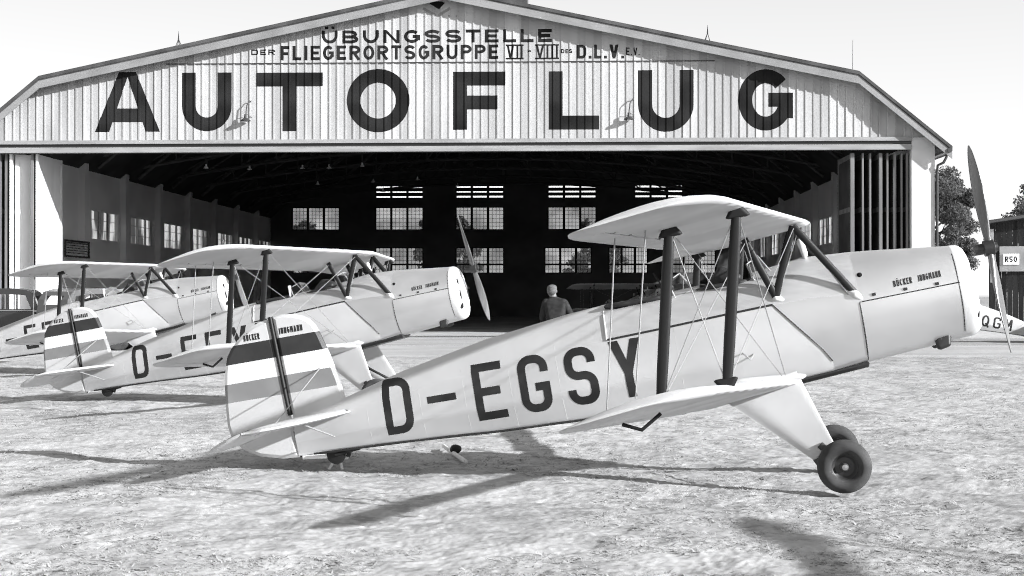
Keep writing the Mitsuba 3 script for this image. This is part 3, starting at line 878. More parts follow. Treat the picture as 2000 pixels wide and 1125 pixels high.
# ------------------------------------------------------------------ the hangar (frame: u along the front, v into the hall, z up)
HY = math.radians(2.3)
HO = np.array([-2.533, 56.0, 0.0])
HM = np.eye(4)
HM[:3, :3] = np.array([[math.cos(HY), math.sin(HY), 0], [-math.sin(HY), math.cos(HY), 0], [0, 0, 1]])
HM[:3, 3] = HO
HT = T(HM.tolist())
DEPTH = 56.0


def hp(sub, mesh, bsdf, smooth=False):
    return put('hangar__' + sub, mesh, bsdf, smooth, HT)


tag('hangar', 'huge white boarded hangar with AUTOFLUG painted across its gable and its front wide open', 'hangar')
PROFILE = [(-18.45, 7.25), (-15.45, 9.72), (0, 12.98), (15.45, 9.72), (18.45, 7.25)]
gable = Polygon([(-18.42, 7.53)] + [(u, z - .0) for u, z in PROFILE if z > 7.5] + [(18.42, 7.53)]).intersection(sbox(-18.42, 7.53, 18.42, 14))
hp('gable_backing', prism_xz(gable.buffer(-.01), .034, .09), 'dark_timber')

LETTERS = []
for ch, (x0, z1), (x1, z0) in (('A', (-13.51, 10.16), (-10.98, 7.86)), ('U', (-10.13, 10.12), (-8.21, 7.87)), ('T', (-7.26, 10.10), (-4.70, 7.86)), ('O', (-3.78, 10.22), (-1.37, 7.80)),
                               ('F', (.29, 10.09), (2.28, 7.88)), ('L', (3.93, 10.09), (5.84, 7.87)), ('U', (7.31, 10.11), (9.41, 7.77)), ('G', (11.08, 10.12), (13.14, 7.80))):
    LETTERS.append(affinity.translate(glyph(ch, x1 - x0, z1 - z0, .53), x0, z0))
SMALL = text('ÜBUNGSSTELLE', -4.74, 4.05, 11.20, 11.70, .12) + text('DER', -7.46, -6.53, 10.78, 10.99, .05) + text('FLIEGERORTSGRUPPE', -6.32, 2.01, 10.57, 11.12, .115)
for s_, x0, x1 in (('VII', 2.30, 2.98), ('VIII', 3.41, 4.32)):
    SMALL.append(unary_union(text(s_, x0 + .03, x1 - .03, 10.58, 11.09, .075, {'I': .35, 'V': 1.1}) + [sbox(x0, 11.06, x1, 11.12), sbox(x0, 10.55, x1, 10.61)]))
SMALL += [sbox(3.12, 10.83, 3.26, 10.89)] + text('DES', 4.40, 4.82, 10.77, 10.93, .04) + text('D.L.V.', 5.0, 6.78, 10.56, 11.09, .11) + text('E.V.', 6.86, 7.38, 10.68, 10.97, .045)
# the badge under the ridge: a dark lozenge over two grey wings and a row of dots
lozenge = Polygon([(-.24, 12.45), (.02, 12.74), (-.16, 12.80), (-.52, 12.80), (-.66, 12.70)]).buffer(-.02)
WINGS = unary_union([LineString([(-.86, 12.52), (-.36, 12.24)]).buffer(.05, cap_style='flat'), LineString([(.18, 12.52), (-.28, 12.24)]).buffer(.05, cap_style='flat')] +
                    [Point(x, 12.22).buffer(.035) for x in (-1.1, -.82, .14, .42)])

pitch, bat = .306, .055
n = int(18.42 * 2 / pitch) + 1
u0 = -n * pitch / 2
planks, battens = [], []
for i in range(n):
    a, b = u0 + i * pitch, u0 + (i + 1) * pitch
    jit = rng.uniform(-.004, .004)
    low = 7.53 + rng.uniform(-.0, .012)
    strip = sbox(a + .004, low, b - .004, 14).intersection(gable)
    if strip.is_empty or strip.area < .02:
        continue
    parts = [prism_xz(pg, jit, .03) for pg in polys(strip)]
    bs = sbox(a - bat / 2 + rng.uniform(-.006, .006), low, a + bat / 2 + rng.uniform(-.006, .006), 14).intersection(gable)
    if i > 0 and not bs.is_empty:
        parts += [prism_xz(pg, -.034, -.006) for pg in polys(bs)]
        battens.append((bs, -.024))
    planks.append((strip, jit, bs if i > 0 else None))
    v = int(rng.integers(0, 4))
    hp('board', cat(parts), 'board_paint' + ('_%d' % v if v else ''))
allb = unary_union([b for b, _ in battens])


def on_boards(shape, sub, bsdf, smoothbat=True):
    ms = []
    for strip, jit, _ in planks:
        for pg in polys(shape.intersection(strip)):
            ms.append(prism_xz(pg, jit - .0035, jit - .0005))
    for pg in polys(shape.intersection(allb.buffer(.0025))):
        ms.append(prism_xz(pg, -.0375, -.007))
    return hp(sub, cat(ms), bsdf)


for L in LETTERS:
    on_boards(L, 'painted_letter', 'sign_paint')
for L in SMALL:
    on_boards(L, 'small_letter', 'sign_paint')
on_boards(lozenge, 'badge', 'sign_paint')
on_boards(WINGS, 'badge', 'emblem_grey')
hp('drip_ledge', bx(-10.73, 10.2, -.045, -.028, 10.43, 10.47), 'iron')
# header beams over the opening
hp('header_beam', bx(-18.6, 17.55, -.16, .10, 7.385, 7.528), 'trim_paint')
hp('header_beam', bx(-18.6, 17.55, -.05, .10, 7.26, 7.384), 'iron')
hp('header_beam', bx(-18.6, 17.55, -.12, .10, 7.06, 7.258), 'trim_paint')
hp('header_beam', bx(-18.6, 17.55, .11, .55, 7.08, 7.53), 'shaded_timber')
# roof: deck, edge and fascia follow the profile
def band(o0, o1):
    top = [(-18.95, 6.98)] + [(-15.52, 9.80), (0, 13.07), (15.52, 9.80)] + [(18.95, 6.98)]
    ln = LineString(top)
    up = [(u, z + o1) for u, z in top]
    dn = [(u, z + o0) for u, z in top]
    return Polygon(up + dn[::-1])
hp('roof', prism_xz(band(-.02, .13), -.52, DEPTH + .4), 'roofing_felt')
hp('roof_lining', prism_xz(band(-.12, -.021), .1, DEPTH), 'shaded_timber')
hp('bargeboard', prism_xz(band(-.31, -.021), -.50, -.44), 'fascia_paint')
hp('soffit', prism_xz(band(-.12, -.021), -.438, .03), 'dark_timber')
hp('verge_strip', prism_xz(band(.02, .155), -.545, -.522), 'roofing_felt')
hp('ridge_vent', bx(2.3, 3.1, 0.5, 2.0, 12.3, 13.35), 'roofing_felt')
# piers and walls
for s in (-1, 1):
    hp('wall_pier', prism_xz(Polygon([(s * 17.56, 0), (s * 18.42, 0), (s * 18.42, 7.30), (s * 18.15, 7.52), (s * 17.56, 7.52)]), -.04, 1.2) if s > 0 else
       prism_xz(Polygon([(s * 17.56, 0), (s * 18.42, 0), (s * 18.42, 7.30), (s * 18.15, 7.05), (s * 17.56, 7.05)]), -.04, 1.2), 'plaster')


def wall_with(win, length, h):
    pg = sbox(0, 0, length, h)
    for (a, b, z0, z1) in win:
        pg = pg.difference(sbox(a, z0, b, z1))
    return pg


def to_side(m, u, s):
    """a mesh in the (x, depth, z) prism frame -> along v at u"""
    v = m.vertices.copy()
    m.vertices = np.c_[u + v[:, 1] * s, v[:, 0], v[:, 2]]
    if s > 0:
        m.invert()
    return m


side_win = [(13.6 + 6.3 * k, 17.9 + 6.3 * k, 4.25, 5.75) for k in range(7)]
for s in (-1, 1):
    w = to_side(prism_xz(wall_with([(a - 1.1, b - 1.1, z0, z1) for a, b, z0, z1 in side_win], DEPTH - 1.2, 7.95), 0, .25), s * 18.15, s)
    w.apply_translation([0, 1.2 - .0, 0])
    hp('side_wall', w, 'inner_plaster')
    for k in range(8):
        v = 12.4 + 6.3 * k - .55
        hp('pilaster', bx(s * 18.149 if s < 0 else 17.85, -17.85 if s < 0 else 18.149, v, v + .55, 0, 7.85), 'inner_plaster')
    for (a, b, z0, z1) in side_win:
        k = 'window'
        fr = [bx(a + .1, b + .1, 0, .1, z0, z0 + .07), bx(a + .1, b + .1, 0, .1, z1 - .07, z1)]
        for q in np.linspace(a + .12, b + .06, 4):
            fr.append(bx(q - .06, q + .08, 0, .1, z0 + .07, z1 - .07))
        for z in np.linspace(z0, z1, 4)[1:-1]:
            fr.append(bx(a + .1, b + .1, .032, .058, z - .012, z + .012))
        kk = hp(k, to_side(cat(fr), s * 18.2, s), 'inner_plaster')
        gl = bx(a + .1, b + .1, .045, .0455, z0 + .05, z1 - .05)
        g = trimesh.Trimesh([(a + .1, .045, z0), (b + .1, .045, z0), (b + .1, .045, z1), (a + .1, .045, z1)], [[0, 1, 2], [0, 2, 3]], process=False)
        put(kk + '__pane', to_side(g, s * 18.2, s), 'streaky_glass', False, HT)
# back wall
bw = []
for uc in (-14.7, -8.3, -2.15, 4.85, 11.4):
    bw += [(uc - 1.85, uc + 1.85, 6.6, 8.35, 'case'), (uc - 1.85, uc + 1.85, 9.0, 10.0, 'vent')]
for uc, hw in ((-14.7, 1.85), (-8.3, 1.85), (-2.15, 1.85), (4.55, 1.8), (9.1, 1.5), (13.9, 1.8)):
    bw.append((uc - hw, uc + hw, 3.3, 5.27, 'case'))
bw = [w for w in bw if not (w[4] == 'vent' and abs(w[0]) > 14)]
full = Polygon([(-18.14, 0), (-18.14, 7.58), (-15.52, 9.74), (0, 13.01), (15.52, 9.74), (18.14, 7.58), (18.14, 0)])
for w in bw:
    full = full.difference(sbox(w[0], w[2], w[1], w[3]))
hp('back_wall', prism_xz(full, DEPTH - .3, DEPTH), 'shaded_plaster')
for (a, b, z0, z1, kind) in bw:
    v = DEPTH - .2
    fr = [bx(a - .01, b + .01, v, v + .1, z0 - .01, z0 + .06), bx(a - .01, b + .01, v, v + .1, z1 - .06, z1 + .01)]
    for q in np.linspace(a, b, 4):
        fr.append(bx(q - .085, q + .085, v - .01, v + .11, z0, z1))
    if kind == 'case':
        for c in range(3):
            c0, c1 = a + (b - a) * c / 3, a + (b - a) * (c + 1) / 3
            for q in np.linspace(c0 + .05, c1 - .05, 5)[1:-1]:
                fr.append(bx(q - .016, q + .016, v + .03, v + .06, z0, z1))
        for z in np.linspace(z0, z1, 7)[1:-1]:
            fr.append(bx(a, b, v + .032, v + .058, z - .016, z + .016))
        if z0 < 5:
            fr.append(bx(a, b, v, v + .09, z0 + .62, z0 + .74))
    else:
        for z in (z0 + .28, z0 + .36, z0 + .64, z0 + .72):
            fr.append(bx(a, b, v - .02, v + .1, z - .08, z + .08))
    kk = hp('window', cat(fr), 'window_paint')
    for c in range(3):
        c0, c1 = a + (b - a) * c / 3, a + (b - a) * (c + 1) / 3
        put(kk + '__pane', trimesh.Trimesh([(c0, v + .045, z0), (c1, v + .045, z0), (c1, v + .045, z1), (c0, v + .045, z1)], [[0, 1, 2], [0, 2, 3]], process=False), 'dirty_glass' if kind == 'case' else 'glass', False, HT)
# roof trusses
for v in (6.5, 13.0, 19.5, 26.0, 32.5, 39.0, 45.5, 51.5):
    t = []
    top = [(-18.1, 7.35), (-15.4, 9.55), (0, 12.8), (15.4, 9.55), (18.1, 7.35)]
    bot = lambda u: 8.15 + 2.3 * (1 - (u / 18.1) ** 2) ** 1.0 * .75
    topz = lambda u: np.interp(u, [q[0] for q in top], [q[1] for q in top])
    us = np.linspace(-17.6, 17.6, 19)
    t.append(tube([(u, v, bot(u) - .05) for u in us], .09, 4))
    t.append(tube([(u, v, topz(u) - .12) for u in us], .09, 4))
    for i in range(len(us) - 1):
        t.append(tube([(us[i], v, bot(us[i])), (us[i + 1], v, topz(us[i + 1]) - .1)] if i < 9 else [(us[i], v, topz(us[i]) - .1), (us[i + 1], v, bot(us[i + 1]))], .055, 4))
        if 0 < i:
            t.append(tube([(us[i], v, bot(us[i])), (us[i], v, topz(us[i]) - .1)], .05, 4))
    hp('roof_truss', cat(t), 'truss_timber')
# hanging lamps in rows
SPOTS = sorted(((-12.2, 12, 7.7), (-10.6, 14, 7.8), (-8.6, 17, 8.1), (-7.6, 19, 8.3), (-5.6, 17, 8.2), (-9.4, 26, 8.0), (-6.4, 27, 8.2), (-4.0, 28, 8.4), (-7.0, 36, 8.3), (-2.4, 37, 8.7)), key=lambda q: (q[0] - 2.5) / (q[1] + 56))
ORD = ('leftmost', 'second from the left', 'third from the left', 'fourth from the left', 'fifth from the left', 'sixth from the left', 'fourth from the right', 'third from the right', 'second from the right', 'rightmost')
for (u, v, z), o in zip(SPOTS, ORD):
    m = lathe([(0, 0), (.03, 0), (.05, -.10), (.12, -.17), (.13, -.19), (.11, -.18), (.04, -.12), (0, -.11)], 'z', 20)
    m.apply_translation([u, v, z])
    k = put('hanging_lamp', m, 'enamel', 40, HT)
    put(k + '__cord', tube([(u, v, z), (u, v, z + 1.2)], .012, 5), 'iron', False, HT)
    tag(k, o + ' of the small enamel lamp shades hanging under the dark hangar roof', 'lamp', 'hanging lamps in the hangar roof')
# sliding door leaves, stacked at both ends
def leaf(u, v0, v1, z1, white=False, ang=0.0, th=.07, win=False):
    w = v1 - v0
    L = [bx(0, .14, -th / 2 - .012, th / 2 + .012, .05, z1), bx(w - .14, w, -th / 2 - .012, th / 2 + .012, .05, z1)]
    for z in (.05, 2.4, 4.75, z1 - .2):
        L.append(bx(.1, w - .1, -th / 2 - .006, th / 2 + .006, z, z + .18))
    pan = bx(.12, w - .12, -th / 2 + .01, th / 2 - .01, .06, z1 - .05)
    res = []
    for m in (cat(L), pan):
        m.apply_transform(trimesh.transformations.rotation_matrix(math.pi / 2 + ang, [0, 0, 1]))
        m.apply_translation([u, v0, 0])
        res.append(m)
    k = hp('door_leaf', res[0], 'door_white' if white else 'door_paint')
    put(k + '__panel', res[1], 'door_white' if white else 'dark_timber', False, HT)  # shade on the grey leaves is put into their darker panel colour
    return k


leaf(-15.85, .22, 2.95, 7.05, True)
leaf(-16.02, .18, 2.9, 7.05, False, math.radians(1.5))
leaf(-16.78, .45, 1.17, 7.05, True, math.radians(-80))
leaf(-16.85, .16, 2.9, 7.05, True, math.radians(3))
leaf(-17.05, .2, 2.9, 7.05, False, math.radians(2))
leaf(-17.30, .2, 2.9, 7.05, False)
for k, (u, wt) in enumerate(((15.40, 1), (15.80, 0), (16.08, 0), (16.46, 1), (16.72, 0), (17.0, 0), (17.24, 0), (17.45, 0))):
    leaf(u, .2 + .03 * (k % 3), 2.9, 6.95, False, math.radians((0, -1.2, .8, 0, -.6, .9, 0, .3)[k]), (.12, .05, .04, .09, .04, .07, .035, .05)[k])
hp('door_rail', bx(-17.5, 17.5, .15, .45, -.01, .03), 'iron')
# gutter and bent pipe at the right eave
hp('gutter', tube([(18.85, v, 6.98) for v in (-.55, DEPTH + .4)], .09, 10), 'iron', 40)
hp('drain_pipe', tube([(18.82, -.25, 6.95), (18.80, -.25, 6.75), (18.70, -.22, 6.55), (18.50, -.15, 6.45), (18.49, -.1, 6.2), (18.49, -.1, .2)], .05, 8), 'iron', True)
# side door and notice board on the inner left wall
hp('side_door', cat([bx(-17.84, -17.80, 6.2, 7.6, 0, 2.1), ]), 'dark_timber')
nb = [bx(-17.84, -17.76, 9.0, 12.3, 3.32, 3.40), bx(-17.84, -17.76, 9.0, 12.3, 4.02, 4.10)] + [bx(-17.84, -17.77, q - .03, q + .03, 3.40, 4.02) for q in (9.03, 12.27)] + [bx(-17.83, -17.80, 9.0, 12.3, z, z + .04) for z in np.linspace(3.5, 3.95, 5)]
hp('rack', cat(nb), 'dark_timber')


# lamps on the gable
for (u, z) in ((-7.62, 8.28), (6.96, 8.27)):
    key = numbered('gable_lamp')
    put(key + '__arm', tube([(u + .16, -.03, z + .7), (u + .14, -.12, z + .74), (u + .04, -.2, z + .55), (u, -.2, z + .2)], .02, 8), 'iron', True, HT)
    put(key + '__stay', tube([(u + .2, -.03, z + .1), (u, -.19, z + .24)], .012, 6), 'iron', True, HT)
    m = lathe([(0, .22), (.05, .2), (.06, .06), (.19, -.02), (.20, -.05), (.18, -.04), (.05, .03), (0, .04)], 'z', 24)
    m.apply_translation([u, -.24, z])
    put(key + '__shade', m, 'iron', 40, HT)
    b = trimesh.creation.icosphere(subdivisions=2, radius=.07)
    b.apply_translation([u, -.24, z - .07])
    put(key + '__bulb', b, 'enamel', True, HT)
    tag(key, 'bracket lamp with a round shade on the gable, beside the ' + ('first U' if u < 0 else 'second U') + ' of AUTOFLUG', 'lamp', 'bracket lamps on the gable')
# little tripod finials and a rod on the roof
for (u, z, nm) in ((-10.43, 10.98, 'left'), (9.99, 11.07, 'right')):
    key = numbered('roof_tripod')
    for a in range(4):
        c, s = math.cos(a * math.pi / 2 + .6), math.sin(a * math.pi / 2 + .6)
        put(key + '__leg', tube([(u + .24 * c, .6 + .24 * s, z - .03 + .05 * c * (1 if u < 0 else -1)), (u, .6, z + .55)], .014, 5), 'iron', False, HT)
    put(key + '__spike', tube([(u, .6, z + .5), (u, .6, z + .85)], [.03, .006], 6), 'iron', False, HT)
    put(key + '__foot', bx(u - .25, u + .3, .4, .8, z - .12, z + .02), 'iron', False, HT)
    tag(key, f'small iron tripod finial on the {nm} slope of the hangar roof', 'finial', 'tripod finials on the hangar roof')
put('lightning_rod', tube([(15.42, .3, 9.85), (15.42, .3, 11.25)], [.014, .006], 5), 'iron', False, HT)
tag('lightning_rod', 'thin upright rod at the right bend of the hangar roof', 'lightning rod')

# ------------------------------------------------------------------ ground
ys = [7.0]
while ys[-1] < 38.2:
    ys.append(ys[-1] * 1.0027)
ys = np.array(ys)
ts = np.linspace(-.60, .60, 1000)
Y, X = np.meshgrid(ys, ts, indexing='ij')
X = X * Y
pts = np.stack([X.ravel(), Y.ravel(), np.zeros(X.size)], -1)
lump = meshkit.fbm(pts * [1.1, .9, 1], 3, 3) - .5
clod = meshkit.fbm(pts * [4.5, 4.0, 1], 4, 11)
ridge = 1 - np.abs(2 * meshkit.fbm(pts * [3.2, 9.0, 1], 3, 23) - 1)
fine = meshkit.noise(pts * [26, 24, 1], 5)
hgt = .07 * lump + .034 * np.clip(clod - .5, -.2, .4) + .014 * (ridge - .85) + .007 * (fine - .5) + .004 * (meshkit.noise(pts * [60, 55, 1], 8) - .5)
fade = np.clip((38.0 - Y.ravel()) / 3, 0, 1)
pts[:, 2] = np.clip(hgt * fade - .006, -.06, .035)
ny, nx = X.shape
idx = np.arange(ny * nx).reshape(ny, nx)
q = np.stack([idx[:-1, :-1], idx[:-1, 1:], idx[1:, 1:], idx[1:, :-1]], -1).reshape(-1, 4)
put('field', trimesh.Trimesh(pts, np.vstack([q[:, [0, 1, 2]], q[:, [0, 2, 3]]]), process=False), 'field_soil', True)
tag('field', kind='structure')
put('terrain', bx(-2500, 2500, -2500, 3500, -1.2, -.075), 'field_far')
tag('terrain', kind='structure')
# the rest of the field beside and behind the fan of fine ground
W = []
W.append(trimesh.Trimesh([(-60, -20, -.02), (60, -20, -.02), (60, 7.02, -.02), (-60, 7.02, -.02)], [[0, 1, 2], [0, 2, 3]], process=False))
for s in (-1, 1):
    W.append(trimesh.Trimesh([(s * 4.18, 7.0, -.02), (s * 22.8, 38.1, -.02), (s * 60, 38.1, -.02), (s * 60, 7.0, -.02)], [[0, 1, 2], [0, 2, 3]] if s < 0 else [[0, 2, 1], [0, 3, 2]], process=False))
put('outer_field', cat(W), 'field_soil')
tag('outer_field', kind='structure')
put('apron', bx(-60, 60, 38.0, 46.0, -.06, .012), 'concrete')
tag('apron', kind='structure')
put('taxiway', bx(-60, 60, 46.001, 54.0, -.06, .006), 'tarmac')
tag('taxiway', kind='structure')
put('forecourt', bx(-60, 60, 54.001, 160.0, -.06, -.005), 'concrete')
tag('forecourt', kind='structure')
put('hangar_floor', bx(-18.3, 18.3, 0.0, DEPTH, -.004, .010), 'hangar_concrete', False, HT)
tag('hangar_floor', kind='structure')
# dry, trodden grass: matted wisps lying almost flat, many
ng = 52000
yy = 7.2 * (37.5 / 7.2) ** rng.random(ng)
xx = (rng.random(ng) - .5) * 1.05 * yy
den = meshkit.fbm(np.c_[xx * .7, yy * .5, np.zeros(ng)], 3, 41) + .25 * (meshkit.fbm(np.c_[xx * 3, yy * 3, np.zeros(ng)], 2, 5) - .5)
keep = den > .47
xx, yy = xx[keep], yy[keep]
ng = len(xx)
nb = 6
mainang = np.repeat(rng.uniform(0, 2 * math.pi, ng), nb)
ang = mainang + rng.normal(0, .7, ng * nb)
size = np.repeat(rng.uniform(.5, 1.5, ng) ** 1.5, nb)
base = np.repeat(np.c_[xx, yy, np.full(ng, 0)], nb, 0) + rng.normal(0, .022, (ng * nb, 3)) * [1, 1, 0] * size[:, None]
gi = np.clip(np.searchsorted(ys, base[:, 1]), 0, ny - 1)
gj = np.clip(np.round((base[:, 0] / base[:, 1] + .60) / 1.20 * (nx - 1)).astype(int), 0, nx - 1)
base[:, 2] = pts.reshape(ny, nx, 3)[gi, gj, 2] - .002
ln = rng.uniform(.014, .045, ng * nb) * size
hh = rng.uniform(.08, .38, ng * nb) * ln
wd = rng.uniform(.002, .006, ng * nb) * size
side = np.c_[-np.sin(ang), np.cos(ang), np.zeros_like(ang)] * wd[:, None]
tip = base + np.c_[np.cos(ang) * ln, np.sin(ang) * ln, hh]
V3 = np.stack([base - side, base + side, tip], 1).reshape(-1, 3)
put('grass', trimesh.Trimesh(V3, np.arange(len(V3)).reshape(-1, 3), process=False), 'dry_grass')
tag('grass', 'short dry grass tufts scattered over the trampled airfield', 'grass', kind='stuff')

# small things on the ground
key = numbered('tow_bar')
put(key + '__bar', tube([(-.69, 14.85, .03), (-.42, 13.45, .03)], .02, 8), 'pole_paint', True)
put(key + '__knob', hull_balls([((-.55, 14.23, .06), .05), ((-.52, 14.2, .07), .035)]), 'strut_paint', True)
tag(key, 'pale tow bar with a dark knob lying on the ground under the nearest fuselage', 'tow bar')
key = numbered('tail_trestle')
bxx, byy = -1.54, 13.10
for dx in (-.09, .03):
    put(key + '__leg', tube([(bxx + dx, byy, 0), (bxx + dx * .3, byy + .02, .10)], .014, 6), 'pole_paint', True)
put(key + '__top', bx(bxx - .07, bxx + .08, byy - .03, byy + .05, .095, .112), 'pole_paint')
tag(key, 'low pale stand on the ground under the nearest tail wheel', 'stand')


# ------------------------------------------------------------------ the man, seen from behind
def body(chains, res=.02, it=8, raw=None):
    m = raw if raw is not None and raw is not True else None
    for ch in chains or []:
        for (a, ra), (b, rb) in zip(ch[:-1], ch[1:]):
            h = man(hull_balls([(a, ra), (b, rb)]))
            m = h if m is None else m + h
    if raw is True:
        return m
    m = m.refine_to_length(res)
    t = tri(m)
    t.merge_vertices()
    trimesh.smoothing.filter_taubin(t, lamb=.5, nu=.52, iterations=it)
    return t


PM = np.eye(4)
PM[:3, :3] = trimesh.transformations.rotation_matrix(math.radians(-10), [0, 0, 1])[:3, :3] * 1.03
PM[:3, 3] = [.80, 26.4, 0]
PT = T(PM.tolist())
# local frame: x right, y away from the camera, z up; he walks away, leaning a little to the left
hips, chest, neck, head = (0, 0, .93), (-.03, .03, 1.30), (-.07, .05, 1.50), (-.095, .07, 1.645)
def blob(*balls):
    return man(hull_balls(balls))


armr = [[((.13, .03, 1.38), .07), ((.265, .01, 1.15), .054), ((.25, .07, .92), .042)]]
arml = [[((-.19, .03, 1.385), .072), ((-.27, .10, 1.13), .056), ((-.22, .24, .97), .044)]]
coat = body(armr + arml, raw=True)
coat = coat + blob(((-.10, .0, .84), (.10, .11, .05)), ((.09, 0, .84), (.10, .11, .05)), ((-.08, .01, 1.10), (.10, .105, .1)), ((.06, .01, 1.10), (.10, .105, .1)))
coat = coat + blob(((-.08, .01, 1.10), (.10, .105, .1)), ((.06, .01, 1.10), (.10, .105, .1)), ((-.14, .03, 1.36), (.09, .10, .08)), ((.10, .03, 1.38), (.09, .10, .08)))
coat = coat + blob(((-.14, .03, 1.38), (.08, .09, .06)), ((.10, .03, 1.39), (.08, .09, .06)), ((-.06, .05, 1.475), (.065, .06, .03)))
put('person__jacket', body(None, raw=coat), 'jacket', True, PT)
put('person__trousers', body([[((-.10, 0, .90), (.105, .115, .1)), ((-.11, -.02, .50), .07), ((-.11, .02, .09), .055)], [((.09, 0, .90), (.105, .115, .1)), ((.10, .08, .50), .07), ((.10, .16, .09), .055)], [((-.1, 0, .9), .11), ((.09, 0, .9), .11)]]), 'trousers', True, PT)
for x, y in ((-.11, .02), (.10, .16)):
    put('person__shoe', hull_balls([((x, y - .04, .05), (.045, .05, .045)), ((x, y + .14, .035), (.045, .06, .03))]), 'shoe', 40, PT)


def hand(w, d, s):
    w = np.array(w)
    d = np.array(d) / np.linalg.norm(d)
    side = np.array([0, 1, 0]) - d * d[1]
    side /= np.linalg.norm(side)
    inn = np.cross(d, side) * s
    ch = [[(w, .028), (w + d * .05, (.035, .035, .03)), (w + d * .09, .03)]]
    for k, ln in enumerate((.065, .078, .072, .055)):
        o = w + d * .085 + side * (.027 - .018 * k)
        ch.append([(o, .0095), (o + d * ln * .5 + inn * .008, .009), (o + d * ln * .85 + inn * .03, .0075)])
    o = w + d * .03 + side * .03
    ch.append([(o, .012), (o + side * .025 + d * .03 + inn * .01, .010), (o + side * .03 + d * .06 + inn * .02, .008)])
    return body(ch, .006, 3)


skinp = body([[((-.06, .05, 1.45), .058), ((-.075, .06, 1.53), .058)], [((-.09, .075, 1.595), (.078, .095, .10)), ((-.095, .085, 1.57), (.070, .08, .085))], [((-.09, .165, 1.58), .014), ((-.09, .175, 1.565), .012)]], .015, 4)
ears = [hull_balls([((-.09 + e * .078, .07, 1.585), (.012, .02, .03))]) for e in (-1, 1)]
face = [hull_balls([((-.09 + e * .03, .155, 1.605), .011)]) for e in (-1, 1)] + [hull_balls([((-.115, .155, 1.535), .008), ((-.065, .155, 1.535), .008)])]
put('person__head', cat([skinp] + ears), 'skin', True, PT)
put('person__head__face', cat(face), 'hair', True, PT)
put('person__hair', body([[((-.09, .045, 1.62), (.088, .09, .085)), ((-.09, .02, 1.585), (.083, .07, .07))], [((-.09, .08, 1.655), (.08, .085, .05)), ((-.09, .03, 1.65), (.08, .075, .05))]], .02, 4), 'hair', True, PT)
put('person__hand', hand((.25, .075, .91), (0, .12, -1), -1), 'skin', True, PT)
put('person__hand', hand((-.215, .25, .965), (.1, .5, -.8), 1), 'skin', True, PT)
tag('person', 'grey-haired person in a grey jacket standing with back turned beyond the nearest fuselage', 'person')


